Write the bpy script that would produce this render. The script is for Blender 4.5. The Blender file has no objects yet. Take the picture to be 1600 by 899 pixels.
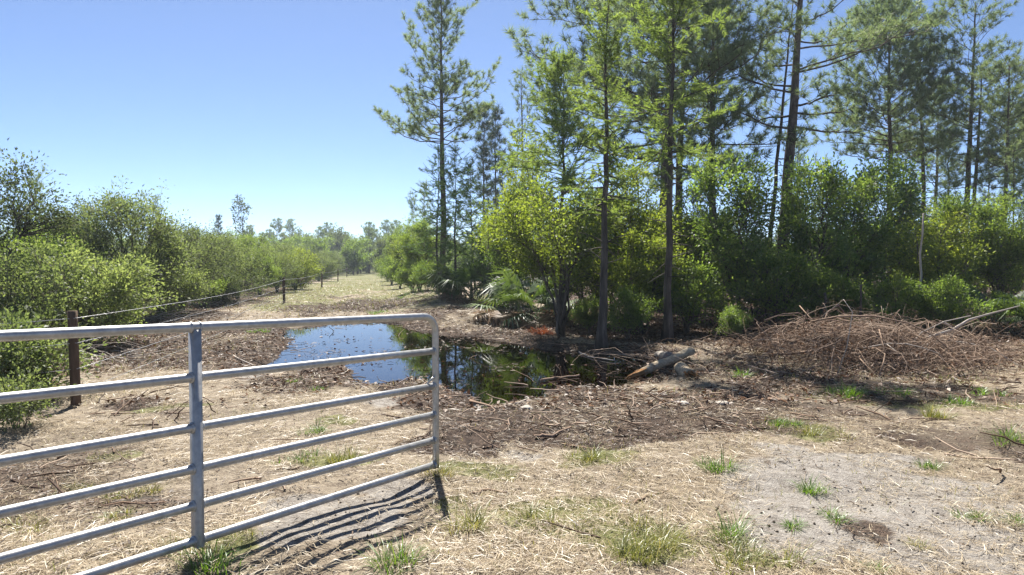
import bpy, math, numpy as np
from mathutils import Vector, Matrix

# ------------------------------------------------------------------ camera, world, sun, exposure
scene = bpy.context.scene
COL = scene.collection
F, CX, CY = 1100.0, 800.0, 449.5
CAMH = 1.70
PITCH = math.atan((CY - 412.0) / F)
cam_d = bpy.data.cameras.new("camera"); cam = bpy.data.objects.new("camera", cam_d); COL.objects.link(cam)
cam_d.sensor_width = 36.0; cam_d.lens = 36.0 * F / 1600.0
cam_d.clip_start = 0.05; cam_d.clip_end = 6000.0
cam.location = (0, 0, CAMH); cam.rotation_euler = (math.pi / 2 - PITCH, 0, 0)
scene.camera = cam
SUN_EL, SUN_AZ = math.radians(53.0), math.radians(-11.0)       # azimuth from +Y towards +X
world = bpy.data.worlds.new("World"); scene.world = world; world.use_nodes = True
wn = world.node_tree.nodes; wl = world.node_tree.links
sky = wn.new("ShaderNodeTexSky"); sky.sky_type = 'NISHITA'; sky.sun_disc = False
sky.sun_elevation = SUN_EL; sky.sun_rotation = SUN_AZ
sky.altitude = 0; sky.air_density = 0.52; sky.dust_density = 0.22; sky.ozone_density = 4.8
bg = wn["Background"]; bg.inputs[1].default_value = 0.071
wl.new(sky.outputs[0], bg.inputs[0])
sun_d = bpy.data.lights.new("sun", 'SUN'); sun = bpy.data.objects.new("sun", sun_d); COL.objects.link(sun)
sun_d.energy = 5.0; sun_d.angle = math.radians(0.53); sun_d.color = (1.0, 0.955, 0.88)
sdir = Vector((math.sin(SUN_AZ) * math.cos(SUN_EL), math.cos(SUN_AZ) * math.cos(SUN_EL), math.sin(SUN_EL)))
sun.rotation_euler = (-sdir).to_track_quat('-Z', 'Y').to_euler(); sun.location = (-4, 20, 30)
vs = scene.view_settings; vs.view_transform = 'Standard'; vs.look = 'None'; vs.gamma = 1.0; vs.exposure = 1.33
vs.use_curve_mapping = False
scene.cycles.max_bounces = 8; scene.cycles.diffuse_bounces = 4; scene.cycles.transmission_bounces = 5
scene.cycles.transparent_max_bounces = 8; scene.cycles.glossy_bounces = 3
scene.cycles.use_denoising = True
TAU = 2 * math.pi

# ------------------------------------------------------------------ small maths helpers
def ground_pt(px, py, z=0.0):
    """world point where the sight line of a photo position meets height z"""
    u = (px - CX) / F; v = (CY - py) / F
    d = np.array([u, math.cos(PITCH) + v * math.sin(PITCH), -math.sin(PITCH) + v * math.cos(PITCH)])
    t = (z - CAMH) / d[2]
    return np.array([0, 0, CAMH]) + d * t
def X_at(px, Y): return (px - CX) / F * Y
def Z_at(py, Y): return CAMH + (412.0 - py) / F * Y

def _hash(ix, iy, seed):
    h = (ix.astype(np.int64) * 374761393 + iy.astype(np.int64) * 668265263 + seed * 1442695041) & 0xFFFFFFFF
    h = ((h ^ (h >> 13)) * 1274126177) & 0xFFFFFFFF
    return ((h ^ (h >> 16)) & 0xFFFF) / 65535.0
def vnoise(x, y, seed=0):
    x = np.asarray(x, float); y = np.asarray(y, float)
    ix = np.floor(x); iy = np.floor(y); fx = x - ix; fy = y - iy
    fx = fx * fx * (3 - 2 * fx); fy = fy * fy * (3 - 2 * fy)
    a = _hash(ix, iy, seed); b = _hash(ix + 1, iy, seed); c = _hash(ix, iy + 1, seed); d = _hash(ix + 1, iy + 1, seed)
    return (a * (1 - fx) + b * fx) * (1 - fy) + (c * (1 - fx) + d * fx) * fy
def fbm(x, y, seed=0, oct=4):
    s = 0; a = .5; t = 0
    for k in range(oct):
        s = s + a * vnoise(np.asarray(x) * 2 ** k, np.asarray(y) * 2 ** k, seed + k * 7); t += a; a *= .5
    return s / t
def sstep(a, b, x):
    t = np.clip((x - a) / (b - a), 0, 1); return t * t * (3 - 2 * t)
def norm(v): return v / np.maximum(np.linalg.norm(v, axis=-1, keepdims=True), 1e-9)

# ------------------------------------------------------------------ mesh helpers
class MB:
    """collects vertices, quads and triangles and builds them as one mesh"""
    def __init__(s): s.v = []; s.q = []; s.t = []; s.n = 0
    def add(s, v, q=None, t=None):
        v = np.asarray(v, float).reshape(-1, 3)
        if q is not None and len(q): s.q.append(np.asarray(q, np.int64).reshape(-1, 4) + s.n)
        if t is not None and len(t): s.t.append(np.asarray(t, np.int64).reshape(-1, 3) + s.n)
        s.v.append(v); s.n += len(v); return s
    def mesh(s, name, mat, smooth=False):
        v = np.concatenate(s.v) if s.v else np.zeros((0, 3))
        q = np.concatenate(s.q) if s.q else np.zeros((0, 4), np.int64)
        t = np.concatenate(s.t) if s.t else np.zeros((0, 3), np.int64)
        m = bpy.data.meshes.new(name)
        m.vertices.add(len(v)); m.vertices.foreach_set("co", v.astype(np.float32).ravel())
        nl = len(q) * 4 + len(t) * 3
        m.loops.add(nl); m.loops.foreach_set("vertex_index", np.concatenate([q.ravel(), t.ravel()]).astype(np.int32))
        m.polygons.add(len(q) + len(t))
        ls = np.concatenate([np.arange(len(q)) * 4, len(q) * 4 + np.arange(len(t)) * 3]).astype(np.int32)
        m.polygons.foreach_set("loop_start", ls)
        if smooth: m.polygons.foreach_set("use_smooth", np.ones(len(q) + len(t), bool))
        m.update(calc_edges=True); m.validate()
        if mat: m.materials.append(mat)
        return m

def tubes(P, R, sides=5, cap=True):
    """P (B,n,3) centre lines, R (B,n) radii -> verts, quads, tris"""
    P = np.asarray(P, float); R = np.asarray(R, float)
    if P.ndim == 2: P = P[None]; R = R[None]
    B, n, _ = P.shape
    T = norm(np.gradient(P, axis=1))
    ref = np.where((np.abs(norm(P[:, -1] - P[:, 0])[:, 2:3]) > .8), np.array([[1., 0, 0]]), np.array([[0, 0, 1.]]))[:, None, :]
    A = np.empty_like(T); A[:, 0] = norm(np.cross(T[:, 0], np.cross(ref[:, 0], T[:, 0]) + 1e-6))
    for i in range(1, n): A[:, i] = norm(A[:, i - 1] - T[:, i] * (A[:, i - 1] * T[:, i]).sum(-1, keepdims=True))
    Bn = np.cross(T, A)
    a = np.arange(sides) * TAU / sides
    V = P[:, :, None, :] + R[:, :, None, None] * (np.cos(a)[None, None, :, None] * A[:, :, None, :] + np.sin(a)[None, None, :, None] * Bn[:, :, None, :])
    idx = np.arange(B * n * sides).reshape(B, n, sides)
    i0 = idx[:, :-1, :]; i1 = idx[:, 1:, :]
    q = np.stack([i0, np.roll(i0, -1, 2), np.roll(i1, -1, 2), i1], -1).reshape(-1, 4)
    V = V.reshape(-1, 3); t = []
    if cap:
        c = np.concatenate([P[:, 0], P[:, -1]]); base = len(V)
        ci = base + np.arange(B); cj = base + B + np.arange(B)
        s0 = idx[:, 0, :]; s1 = idx[:, -1, :]
        t = np.concatenate([np.stack([np.roll(s0, -1, 1), s0, np.broadcast_to(ci[:, None], s0.shape)], -1).reshape(-1, 3),
                            np.stack([s1, np.roll(s1, -1, 1), np.broadcast_to(cj[:, None], s1.shape)], -1).reshape(-1, 3)])
        V = np.concatenate([V, c])
    return V, q, t

def leaves(pos, d, nrm, ln, wd, fold=.25):
    """one folded diamond per leaf"""
    d = norm(d); s = norm(np.cross(d, nrm)); up = np.cross(s, d)
    ln = np.asarray(ln)[:, None]; wd = np.asarray(wd)[:, None]
    m = pos + d * ln * .45
    V = np.stack([pos, m + s * wd * .5 + up * wd * fold, pos + d * ln - up * ln * .12, m - s * wd * .5 + up * wd * fold], 1)
    N = len(pos); q = np.arange(N * 4).reshape(N, 4)
    return V.reshape(-1, 3), q

def slivers(pos, d, ln, wd, rng):
    """one thin triangle each (needles)"""
    d = norm(d); r = rng.normal(size=d.shape); s = norm(np.cross(d, r))
    w = np.asarray(wd)[:, None] * .5
    V = np.stack([pos - s * w, pos + s * w, pos + d * np.asarray(ln)[:, None]], 1)
    return V.reshape(-1, 3), np.arange(len(pos) * 3).reshape(-1, 3)

def blades(pos, d, ln, wd, bend, rng, nseg=3):
    """curved tapering grass blades; d unit start direction, bend pulls down"""
    N = len(pos); hor = d.copy(); hor[:, 2] = 0; hor = norm(hor + rng.normal(size=d.shape) * [1e-3, 1e-3, 0])
    s = np.stack([-hor[:, 1], hor[:, 0], np.zeros(N)], 1)
    rows = []
    for k in range(nseg):
        t = k / nseg
        c = pos + d * (ln * t)[:, None] + (hor * .6 - np.array([0, 0, 1.])) * (bend * ln * t * t)[:, None]
        w = (wd * (1 - t * .7) * .5)[:, None]
        rows += [c - s * w, c + s * w]
    tip = pos + d * ln[:, None] + (hor * .6 - np.array([0, 0, 1.])) * (bend * ln)[:, None]
    V = np.stack(rows + [tip], 1); m = 2 * nseg + 1
    b = (np.arange(N) * m)[:, None]
    q = np.concatenate([b + np.array([2 * k, 2 * k + 1, 2 * k + 3, 2 * k + 2]) for k in range(nseg - 1)], 0) if nseg > 1 else None
    t = b + np.array([2 * nseg - 2, 2 * nseg - 1, 2 * nseg])
    return V.reshape(-1, 3), q, t

def obj(name, mesh, parent=None, loc=(0, 0, 0), rot=(0, 0, 0), scale=(1, 1, 1)):
    o = bpy.data.objects.new(name, mesh); COL.objects.link(o)
    o.location = loc; o.rotation_euler = rot; o.scale = scale
    if parent: o.parent = parent
    return o
def thing(name, label, cat, loc=(0, 0, 0), rotz=0.0, group=None, scale=(1, 1, 1)):
    o = obj(name, None, None, loc, (0, 0, rotz), scale)
    o['label'] = label; o['category'] = cat
    if group: o['group'] = group
    return o
def tag(o, label=None, cat=None, group=None, kind=None):
    if label: o['label'] = label
    if cat: o['category'] = cat
    if group: o['group'] = group
    if kind: o['kind'] = kind
    return o

# ------------------------------------------------------------------ materials
def new_mat(name):
    m = bpy.data.materials.new(name); m.use_nodes = True
    nt = m.node_tree; nt.nodes.clear()
    out = nt.nodes.new("ShaderNodeOutputMaterial")
    return m, nt, nt.nodes, nt.links, out
def rgb(c): return (c[0], c[1], c[2], 1.0)
def ramp(n, l, fac, stops):
    r = n.new("ShaderNodeValToRGB"); e = r.color_ramp.elements
    while len(e) < len(stops): e.new(.5)
    for k, (p, c) in enumerate(stops): e[k].position = p; e[k].color = rgb(c)
    l.new(fac, r.inputs[0]); return r.outputs[0]
def noise_tex(n, l, scale, detail=4, vec=None, rough=.55):
    t = n.new("ShaderNodeTexNoise"); t.inputs["Scale"].default_value = scale; t.inputs["Detail"].default_value = detail
    t.inputs["Roughness"].default_value = rough
    if vec is not None: l.new(vec, t.inputs["Vector"])
    return t.outputs["Fac"]
def mixc(n, l, fac, a, b, mode='MIX'):
    m = n.new("ShaderNodeMix"); m.data_type = 'RGBA'; m.blend_type = mode
    for s, v in ((m.inputs[0], fac), (m.inputs[6], a), (m.inputs[7], b)):
        if isinstance(v, (int, float)): s.default_value = v
        elif isinstance(v, tuple): s.default_value = rgb(v)
        else: l.new(v, s)
    return m.outputs[2]
def math_n(n, l, op, a, b=None, clamp=False):
    m = n.new("ShaderNodeMath"); m.operation = op; m.use_clamp = clamp
    for s, v in ((m.inputs[0], a), (m.inputs[1], b)):
        if v is None: continue
        if isinstance(v, (int, float)): s.default_value = v
        else: l.new(v, s)
    return m.outputs[0]

def leaf_mat(name, c1, c2, c3, trans=.42, gloss=.05, rough=.35, tint=(1.25, 1.2, .55)):
    m, nt, n, l, out = new_mat(name)
    g = n.new("ShaderNodeNewGeometry"); oi = n.new("ShaderNodeObjectInfo")
    v = math_n(n, l, 'ADD', math_n(n, l, 'MULTIPLY', g.outputs["Random Per Island"], .75), math_n(n, l, 'MULTIPLY', oi.outputs["Random"], .25))
    c = ramp(n, l, v, [(0.0, c1), (.55, c2), (1.0, c3)])
    tc = mixc(n, l, 1.0, c, tint, 'MULTIPLY')
    d = n.new("ShaderNodeBsdfDiffuse"); l.new(c, d.inputs[0])
    t = n.new("ShaderNodeBsdfTranslucent"); l.new(tc, t.inputs[0])
    mx = n.new("ShaderNodeMixShader"); mx.inputs[0].default_value = trans; l.new(d.outputs[0], mx.inputs[1]); l.new(t.outputs[0], mx.inputs[2])
    gl = n.new("ShaderNodeBsdfGlossy"); gl.inputs["Roughness"].default_value = rough
    m2 = n.new("ShaderNodeMixShader"); m2.inputs[0].default_value = gloss; l.new(mx.outputs[0], m2.inputs[1]); l.new(gl.outputs[0], m2.inputs[2])
    l.new(m2.outputs[0], out.inputs[0]); return m

def rough_mat(name, stops, scale=8, stretch=(1, 1, 1), rough=.85, bump=.4, island=0.0, spec=.2, bscale=None):
    m, nt, n, l, out = new_mat(name)
    tc = n.new("ShaderNodeTexCoord"); mp = n.new("ShaderNodeMapping"); mp.inputs["Scale"].default_value = stretch
    l.new(tc.outputs["Object"], mp.inputs[0])
    f = noise_tex(n, l, scale, 6, mp.outputs[0], .65)
    if island:
        g = n.new("ShaderNodeNewGeometry")
        f = math_n(n, l, 'ADD', math_n(n, l, 'MULTIPLY', f, 1 - island), math_n(n, l, 'MULTIPLY', g.outputs["Random Per Island"], island))
    c = ramp(n, l, f, stops)
    b = n.new("ShaderNodeBsdfPrincipled"); l.new(c, b.inputs["Base Color"]); b.inputs["Roughness"].default_value = rough
    b.inputs["Specular IOR Level"].default_value = spec
    if bump:
        f2 = noise_tex(n, l, bscale or scale * 3, 5, mp.outputs[0], .7)
        bp = n.new("ShaderNodeBump"); bp.inputs["Strength"].default_value = bump; bp.inputs["Distance"].default_value = .02
        l.new(f2, bp.inputs["Height"]); l.new(bp.outputs[0], b.inputs["Normal"])
    l.new(b.outputs[0], out.inputs[0]); return m

M = {}
M['needle'] = leaf_mat('pine_needles', (.12, .17, .095), (.19, .245, .125), (.31, .35, .17), .62, .05, .5, (1.1, 1.15, .75))
M['needle_dark'] = leaf_mat('young_pine_needles', (.04, .075, .055), (.065, .105, .07), (.11, .145, .08), .4, .08, .4, (1.1, 1.15, .7))
M['cypress'] = leaf_mat('cypress_foliage', (.13, .185, .06), (.19, .25, .08), (.26, .31, .10), .65, .02, .5, (1.15, 1.2, .6))
M['cypress_soft'] = leaf_mat('cypress_sapling_foliage', (.08, .14, .055), (.12, .19, .06), (.17, .24, .075), .55, .03, .5, (1.15, 1.2, .6))
M['leaf_bright'] = leaf_mat('bright_leaves', (.12, .17, .04), (.19, .25, .06), (.30, .35, .095), .68, .03, .5, (1.3, 1.25, .45))
M['leaf_mid'] = leaf_mat('mid_green_leaves', (.09, .15, .045), (.155, .225, .065), (.25, .315, .095), .7, .03, .5, (1.25, 1.25, .5))
M['leaf_dark'] = leaf_mat('glossy_dark_leaves', (.10, .165, .055), (.16, .235, .075), (.27, .34, .11), .7, .05, .5, (1.3, 1.3, .5))
M['leaf_olive'] = leaf_mat('olive_green_leaves', (.10, .135, .06), (.155, .195, .085), (.25, .285, .13), .62, .03, .5, (1.12, 1.15, .65))
M['leaf_grey'] = leaf_mat('grey_green_leaves', (.07, .10, .055), (.11, .14, .07), (.17, .20, .10), .55, .02, .6, (1.15, 1.15, .6))
M['leaf_pale'] = leaf_mat('pale_green_leaves', (.13, .17, .07), (.20, .25, .10), (.32, .36, .16), .62, .03, .5, (1.12, 1.15, .65))
M['frond'] = leaf_mat('palmetto_leaf', (.06, .10, .035), (.09, .14, .045), (.13, .18, .065), .45, .06, .45, (1.2, 1.2, .5))
M['frond_dead'] = leaf_mat('dead_palmetto_leaf', (.12, .075, .04), (.19, .12, .065), (.28, .19, .11), .3, .03, .5, (1, .9, .8))
M['grass'] = leaf_mat('green_grass', (.075, .15, .022), (.12, .225, .032), (.21, .29, .06), .5, .05, .4, (1.2, 1.15, .5))
M['grass_yellow'] = leaf_mat('yellowing_grass', (.13, .16, .035), (.24, .25, .07), (.42, .36, .17), .4, .05, .4, (1.1, 1.05, .6))
M['straw'] = leaf_mat('dry_straw', (.19, .135, .082), (.42, .335, .215), (.63, .54, .38), .2, .05, .4, (1, .95, .85))
M['mulch'] = leaf_mat('torn_bark_and_leaf_mulch', (.025, .016, .011), (.08, .052, .034), (.22, .155, .105), .05, .03, .5, (1, 1, 1))
M['litter'] = leaf_mat('fallen_leaf_litter', (.05, .028, .016), (.14, .075, .042), (.27, .16, .09), .15, .04, .5, (1, .9, .8))
M['rust_fern'] = leaf_mat('rust_red_dead_needles', (.16, .04, .015), (.26, .075, .025), (.34, .12, .04), .3, .02, .6, (1, .9, .8))
M['pine_bark'] = rough_mat('pine_bark', [(.25, (.035, .027, .022)), (.5, (.10, .075, .06)), (.75, (.21, .165, .135))], 9, (1, 1, .35), .9, .8, 0, .15)
M['grey_bark'] = rough_mat('grey_cypress_bark', [(.25, (.022, .018, .014)), (.5, (.075, .062, .05)), (.8, (.19, .165, .138))], 10, (1, 1, .18), .85, .6, 0, .2)
M['brown_stem'] = rough_mat('shrub_bark', [(.25, (.045, .035, .027)), (.55, (.12, .095, .075)), (.8, (.24, .20, .16))], 12, (1, 1, .4), .85, .4, .35, .2)
M['dry_twig'] = rough_mat('dry_branch_bark', [(.2, (.075, .045, .028)), (.5, (.21, .135, .088)), (.8, (.40, .30, .22))], 6, (1, 1, 1), .8, .3, .8, .2)
M['bleached'] = rough_mat('bleached_branch_wood', [(.2, (.20, .16, .13)), (.5, (.36, .31, .26)), (.8, (.48, .43, .38))], 7, (1, 1, 1), .75, .3, .3, .2)
M['log_bark'] = rough_mat('peeled_log_wood', [(.3, (.10, .075, .05)), (.46, (.38, .30, .20)), (.7, (.58, .49, .35))], 9, (.5, 3, 3), .85, .9, 0, .2)
M['log_grey'] = rough_mat('weathered_log_bark', [(.25, (.08, .07, .06)), (.5, (.22, .195, .165)), (.75, (.40, .36, .31))], 9, (.6, 2, 2), .85, .7, 0, .2)
M['raw_wood'] = rough_mat('freshly_torn_orange_wood', [(.2, (.16, .065, .02)), (.5, (.30, .145, .05)), (.8, (.45, .28, .13))], 14, (1, 4, 4), .8, .7, .3, .2)
M['post_wood'] = rough_mat('brown_treated_post_wood', [(.25, (.05, .032, .021)), (.5, (.11, .07, .045)), (.8, (.19, .13, .09))], 14, (1, 1, .12), .85, .5, 0, .2)
M['crumb'] = rough_mat('soil_crumb', [(.2, (.06, .045, .034)), (.5, (.16, .13, .10)), (.8, (.30, .265, .225))], 9, (1, 1, 1), .9, 0, .7, .1)
M['stone'] = rough_mat('pale_sand_lump', [(.2, (.26, .22, .18)), (.5, (.42, .38, .32)), (.8, (.52, .48, .42))], 9, (1, 1, 1), .9, .5, 0, .2)

def galvanised(name, dull=0.0):
    m, nt, n, l, out = new_mat(name)
    tc = n.new("ShaderNodeTexCoord")
    f = noise_tex(n, l, 22, 5, tc.outputs["Object"], .65)
    f2 = noise_tex(n, l, 4, 3, tc.outputs["Object"])
    c = ramp(n, l, f, [(.3, (.30, .30, .295)), (.52, (.42, .418, .41)), (.72, (.54, .535, .525))])
    c = mixc(n, l, math_n(n, l, 'MULTIPLY', f2, .5), c, (.25, .25, .255))
    b = n.new("ShaderNodeBsdfPrincipled"); l.new(c, b.inputs["Base Color"])
    b.inputs["Metallic"].default_value = .55
    r = n.new("ShaderNodeMapRange"); l.new(f, r.inputs[0]); r.inputs[3].default_value = .30 + dull; r.inputs[4].default_value = .48 + dull
    l.new(r.outputs[0], b.inputs["Roughness"])
    bp = n.new("ShaderNodeBump"); bp.inputs["Strength"].default_value = .12; bp.inputs["Distance"].default_value = .004
    l.new(f, bp.inputs["Height"]); l.new(bp.outputs[0], b.inputs["Normal"])
    l.new(b.outputs[0], out.inputs[0]); return m
M['galv'] = galvanised('galvanised_steel'); M['galv_dull'] = galvanised('dull_galvanised_steel', .12)
M['dark_metal'] = rough_mat('dark_metal', [(.3, (.03, .03, .032)), (.7, (.07, .07, .075))], 20, (1, 1, 1), .5, 0)

def ground_mat():
    m, nt, n, l, out = new_mat('ground_soil')
    tc = n.new("ShaderNodeTexCoord"); P = tc.outputs["Object"]
    at = n.new("ShaderNodeAttribute"); at.attribute_name = "zone"
    sep = n.new("ShaderNodeSeparateColor"); l.new(at.outputs["Color"], sep.inputs[0])
    n1 = noise_tex(n, l, 1.3, 6, P, .6); n2 = noise_tex(n, l, 9, 6, P, .7); n3 = noise_tex(n, l, 55, 4, P, .7)
    n3 = ramp(n, l, n3, [(.40, (0, 0, 0)), (.62, (.8, .8, .8))])
    straw = mixc(n, l, n3, ramp(n, l, n2, [(.36, (.085, .062, .045)), (.5, (.225, .178, .128)), (.64, (.40, .335, .25))]), (.34, .285, .21))
    sand = mixc(n, l, ramp(n, l, n3, [(.3, (0, 0, 0)), (.7, (1, 1, 1))]), ramp(n, l, n2, [(.34, (.12, .098, .078)), (.48, (.26, .23, .196)), (.66, (.39, .36, .318))]), (.33, .30, .262))
    mul = mixc(n, l, n3, ramp(n, l, n2, [(.36, (.022, .015, .011)), (.5, (.072, .049, .035)), (.66, (.17, .12, .088))]), (.05, .035, .026))
    grn = ramp(n, l, n2, [(.36, (.08, .075, .035)), (.5, (.155, .155, .065)), (.64, (.26, .25, .12))])
    fst = mixc(n, l, n3, ramp(n, l, n2, [(.3, (.035, .022, .015)), (.5, (.085, .053, .034)), (.75, (.16, .105, .065))]), (.06, .04, .026))
    def edge(ch, k=.55):
        w = math_n(n, l, 'ADD', ch, math_n(n, l, 'MULTIPLY', math_n(n, l, 'SUBTRACT', math_n(n, l, 'ADD', math_n(n, l, 'MULTIPLY', n2, .7), math_n(n, l, 'MULTIPLY', n1, .3)), .5), k * 1.6))
        r = n.new("ShaderNodeMapRange"); r.interpolation_type = 'SMOOTHSTEP'; r.inputs[1].default_value = .34; r.inputs[2].default_value = .66
        l.new(w, r.inputs[0]); return r.outputs[0]
    c = mixc(n, l, edge(sep.outputs[2]), straw, grn)
    c = mixc(n, l, edge(at.outputs["Alpha"]), c, fst)
    c = mixc(n, l, edge(sep.outputs[0]), c, sand)
    c = mixc(n, l, edge(sep.outputs[1]), c, mul)
    b = n.new("ShaderNodeBsdfPrincipled"); l.new(c, b.inputs["Base Color"]); b.inputs["Roughness"].default_value = .93; b.inputs["Specular IOR Level"].default_value = .15
    h = math_n(n, l, 'ADD', math_n(n, l, 'MULTIPLY', n2, .7), math_n(n, l, 'MULTIPLY', n3, .3))
    bp = n.new("ShaderNodeBump"); bp.inputs["Strength"].default_value = .9; bp.inputs["Distance"].default_value = .035
    l.new(h, bp.inputs["Height"]); l.new(bp.outputs[0], b.inputs["Normal"])
    l.new(b.outputs[0], out.inputs[0]); return m
M['ground'] = ground_mat()

def water_mat():
    m, nt, n, l, out = new_mat('tannin_water')
    tc = n.new("ShaderNodeTexCoord")
    f = noise_tex(n, l, 5, 3, tc.outputs["Object"])
    bp = n.new("ShaderNodeBump"); bp.inputs["Strength"].default_value = .03; bp.inputs["Distance"].default_value = .01
    l.new(f, bp.inputs["Height"])
    fr = n.new("ShaderNodeFresnel"); fr.inputs[0].default_value = 1.5; l.new(bp.outputs[0], fr.inputs[1])
    tr = n.new("ShaderNodeBsdfTransparent"); tr.inputs[0].default_value = (.20, .115, .055, 1)
    gl = n.new("ShaderNodeBsdfGlossy"); gl.inputs["Roughness"].default_value = .015; l.new(bp.outputs[0], gl.inputs["Normal"])
    mx = n.new("ShaderNodeMixShader"); l.new(fr.outputs[0], mx.inputs[0]); l.new(tr.outputs[0], mx.inputs[1]); l.new(gl.outputs[0], mx.inputs[2])
    l.new(mx.outputs[0], out.inputs[0]); return m
M['water'] = water_mat()

# ------------------------------------------------------------------ terrain
WATER_Z = -0.055
POND_IMG = [(425,527),(470,514),(540,504),(612,503),(655,518),(700,527),(760,533),(830,545),(900,552),(960,553),(1000,560),(1022,578),
            (985,596),(915,602),(860,600),(805,622),(760,628),(715,604),(650,590),(610,597),(565,597),(522,588),(535,570),(470,578),(405,573),(452,560),(480,545),(470,533)]
POND = np.array([ground_pt(a, b, WATER_Z)[:2] for a, b in POND_IMG])
def poly_sd(x, y, poly):
    """signed distance, positive inside"""
    x = np.asarray(x, float); y = np.asarray(y, float)
    d2 = np.full(x.shape, 1e18); ins = np.zeros(x.shape, bool); n = len(poly)
    for i in range(n):
        ax, ay = poly[i]; bx, by = poly[(i + 1) % n]
        ex, ey = bx - ax, by - ay
        t = np.clip(((x - ax) * ex + (y - ay) * ey) / (ex * ex + ey * ey + 1e-12), 0, 1)
        d2 = np.minimum(d2, (x - ax - t * ex) ** 2 + (y - ay - t * ey) ** 2)
        c = ((ay > y) != (by > y)) & (x < ex * (y - ay) / (by - ay + 1e-12) + ax); ins ^= c
    d = np.sqrt(d2); return np.where(ins, d, -d)
ROAD_X0, ROAD_K = -1.0, -0.19
def road_off(x, y): return (x - (ROAD_X0 + ROAD_K * y))
def height(x, y):
    x = np.asarray(x, float); y = np.asarray(y, float)
    near = 1 - sstep(40, 120, np.hypot(x, y))
    z = (fbm(x * .35, y * .35, 3, 3) - .5) * .14 * near + (fbm(x * 1.6, y * 1.6, 11, 3) - .5) * .07 * near
    fine = 1 - sstep(14, 26, np.hypot(x, y))
    z = z + (fbm(x * 6, y * 6, 23, 3) - .5) * .035 * fine
    ro = road_off(x, y); rf = sstep(19, 25, y)
    for o in (-.95, .95): z = z - .07 * np.exp(-((ro - o) / .3) ** 2) * rf * near
    z = z + .28 * np.exp(-((ro - 3.6) / 1.2) ** 2) * sstep(17.5, 22, y) * near * (.5 + fbm(x * .5, y * .5, 31, 2))
    z = z + .10 * np.exp(-((ro - .0) / .5) ** 2) * rf * near * .3
    z = z + .05
    sd = poly_sd(x, y, POND)
    sdn = sd + (fbm(x * 1.1, y * 1.1, 41, 4) - .5) * 1.1 * (1 - sstep(.4, 1.5, sd) * .4)
    mk = sstep(-.9, .8, sdn)
    return z * (1 - mk * .6) - .21 * mk
def zh(x, y): return float(height(np.array([x]), np.array([y]))[0])

def blob(x, y, img):
    """soft mask from a list of patches (photo x, y, half width, half height), laid on the ground"""
    m = np.zeros_like(x)
    for px, py, rx, ry in img:
        c = ground_pt(px, py); d = c[1]; RX = rx / F * d
        RY = max(.12, abs(ground_pt(px, py - ry)[1] - ground_pt(px, py + ry)[1]) / 2)
        r = np.sqrt(((x - c[0]) / RX) ** 2 + ((y - c[1]) / RY) ** 2)
        m = np.maximum(m, 1 - sstep(.55, 1.35, r))
    return m
SAND = [(560,830,90,30),(1330,780,230,50),(1500,790,150,45),(1440,850,210,50),(1250,850,80,40),(1560,870,90,45),(1160,770,60,22),(520,800,110,25),(450,840,70,30),(610,770,45,12),
        (615,640,55,9),(735,692,40,8),(790,700,30,6),(400,600,40,7),(250,790,60,10),(1400,740,110,16),(1240,725,60,14)]
MULCH = [(820,650,200,34),(960,640,190,36),(1120,640,120,34),(1200,680,90,18),(700,690,70,16),(700,640,60,30),(430,540,120,26),(330,560,90,28),(480,610,110,18),(620,610,70,14),
         (1000,690,110,18),(1180,590,130,30),(1350,590,240,18),(560,480,110,14),(680,500,60,12),(800,520,70,16),(380,520,60,14),
         (230,540,90,24),(180,640,60,14),(900,560,100,14)]
BARE = [(520,820,150,40),(470,870,120,40),(610,790,90,30),(400,890,100,30),(620,840,60,30),(610,640,50,9),(735,692,40,8)]
DAMP = [(1480,705,60,12),(1375,838,46,16),(1385,852,30,8),(1440,695,60,12)]
GREEN = [(720,725,60,14),(930,720,70,18),(1290,690,60,12),(830,800,50,16),(540,722,60,10),(1480,640,120,12),(480,670,50,10),(1330,630,90,8),(700,790,40,14),(300,480,60,8),(400,462,80,8),(450,450,40,6),(340,462,110,12),(250,485,60,7),(500,462,40,9),(620,470,50,12),(660,450,40,8),(590,445,14,18),(760,470,40,12),(150,770,60,14),(170,720,60,14),(240,650,60,10),
         (470,480,40,6),(880,810,90,40),(1000,850,110,40),(330,870,70,24),(1500,600,60,8),(1180,880,60,20),(560,430,30,5)]
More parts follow.
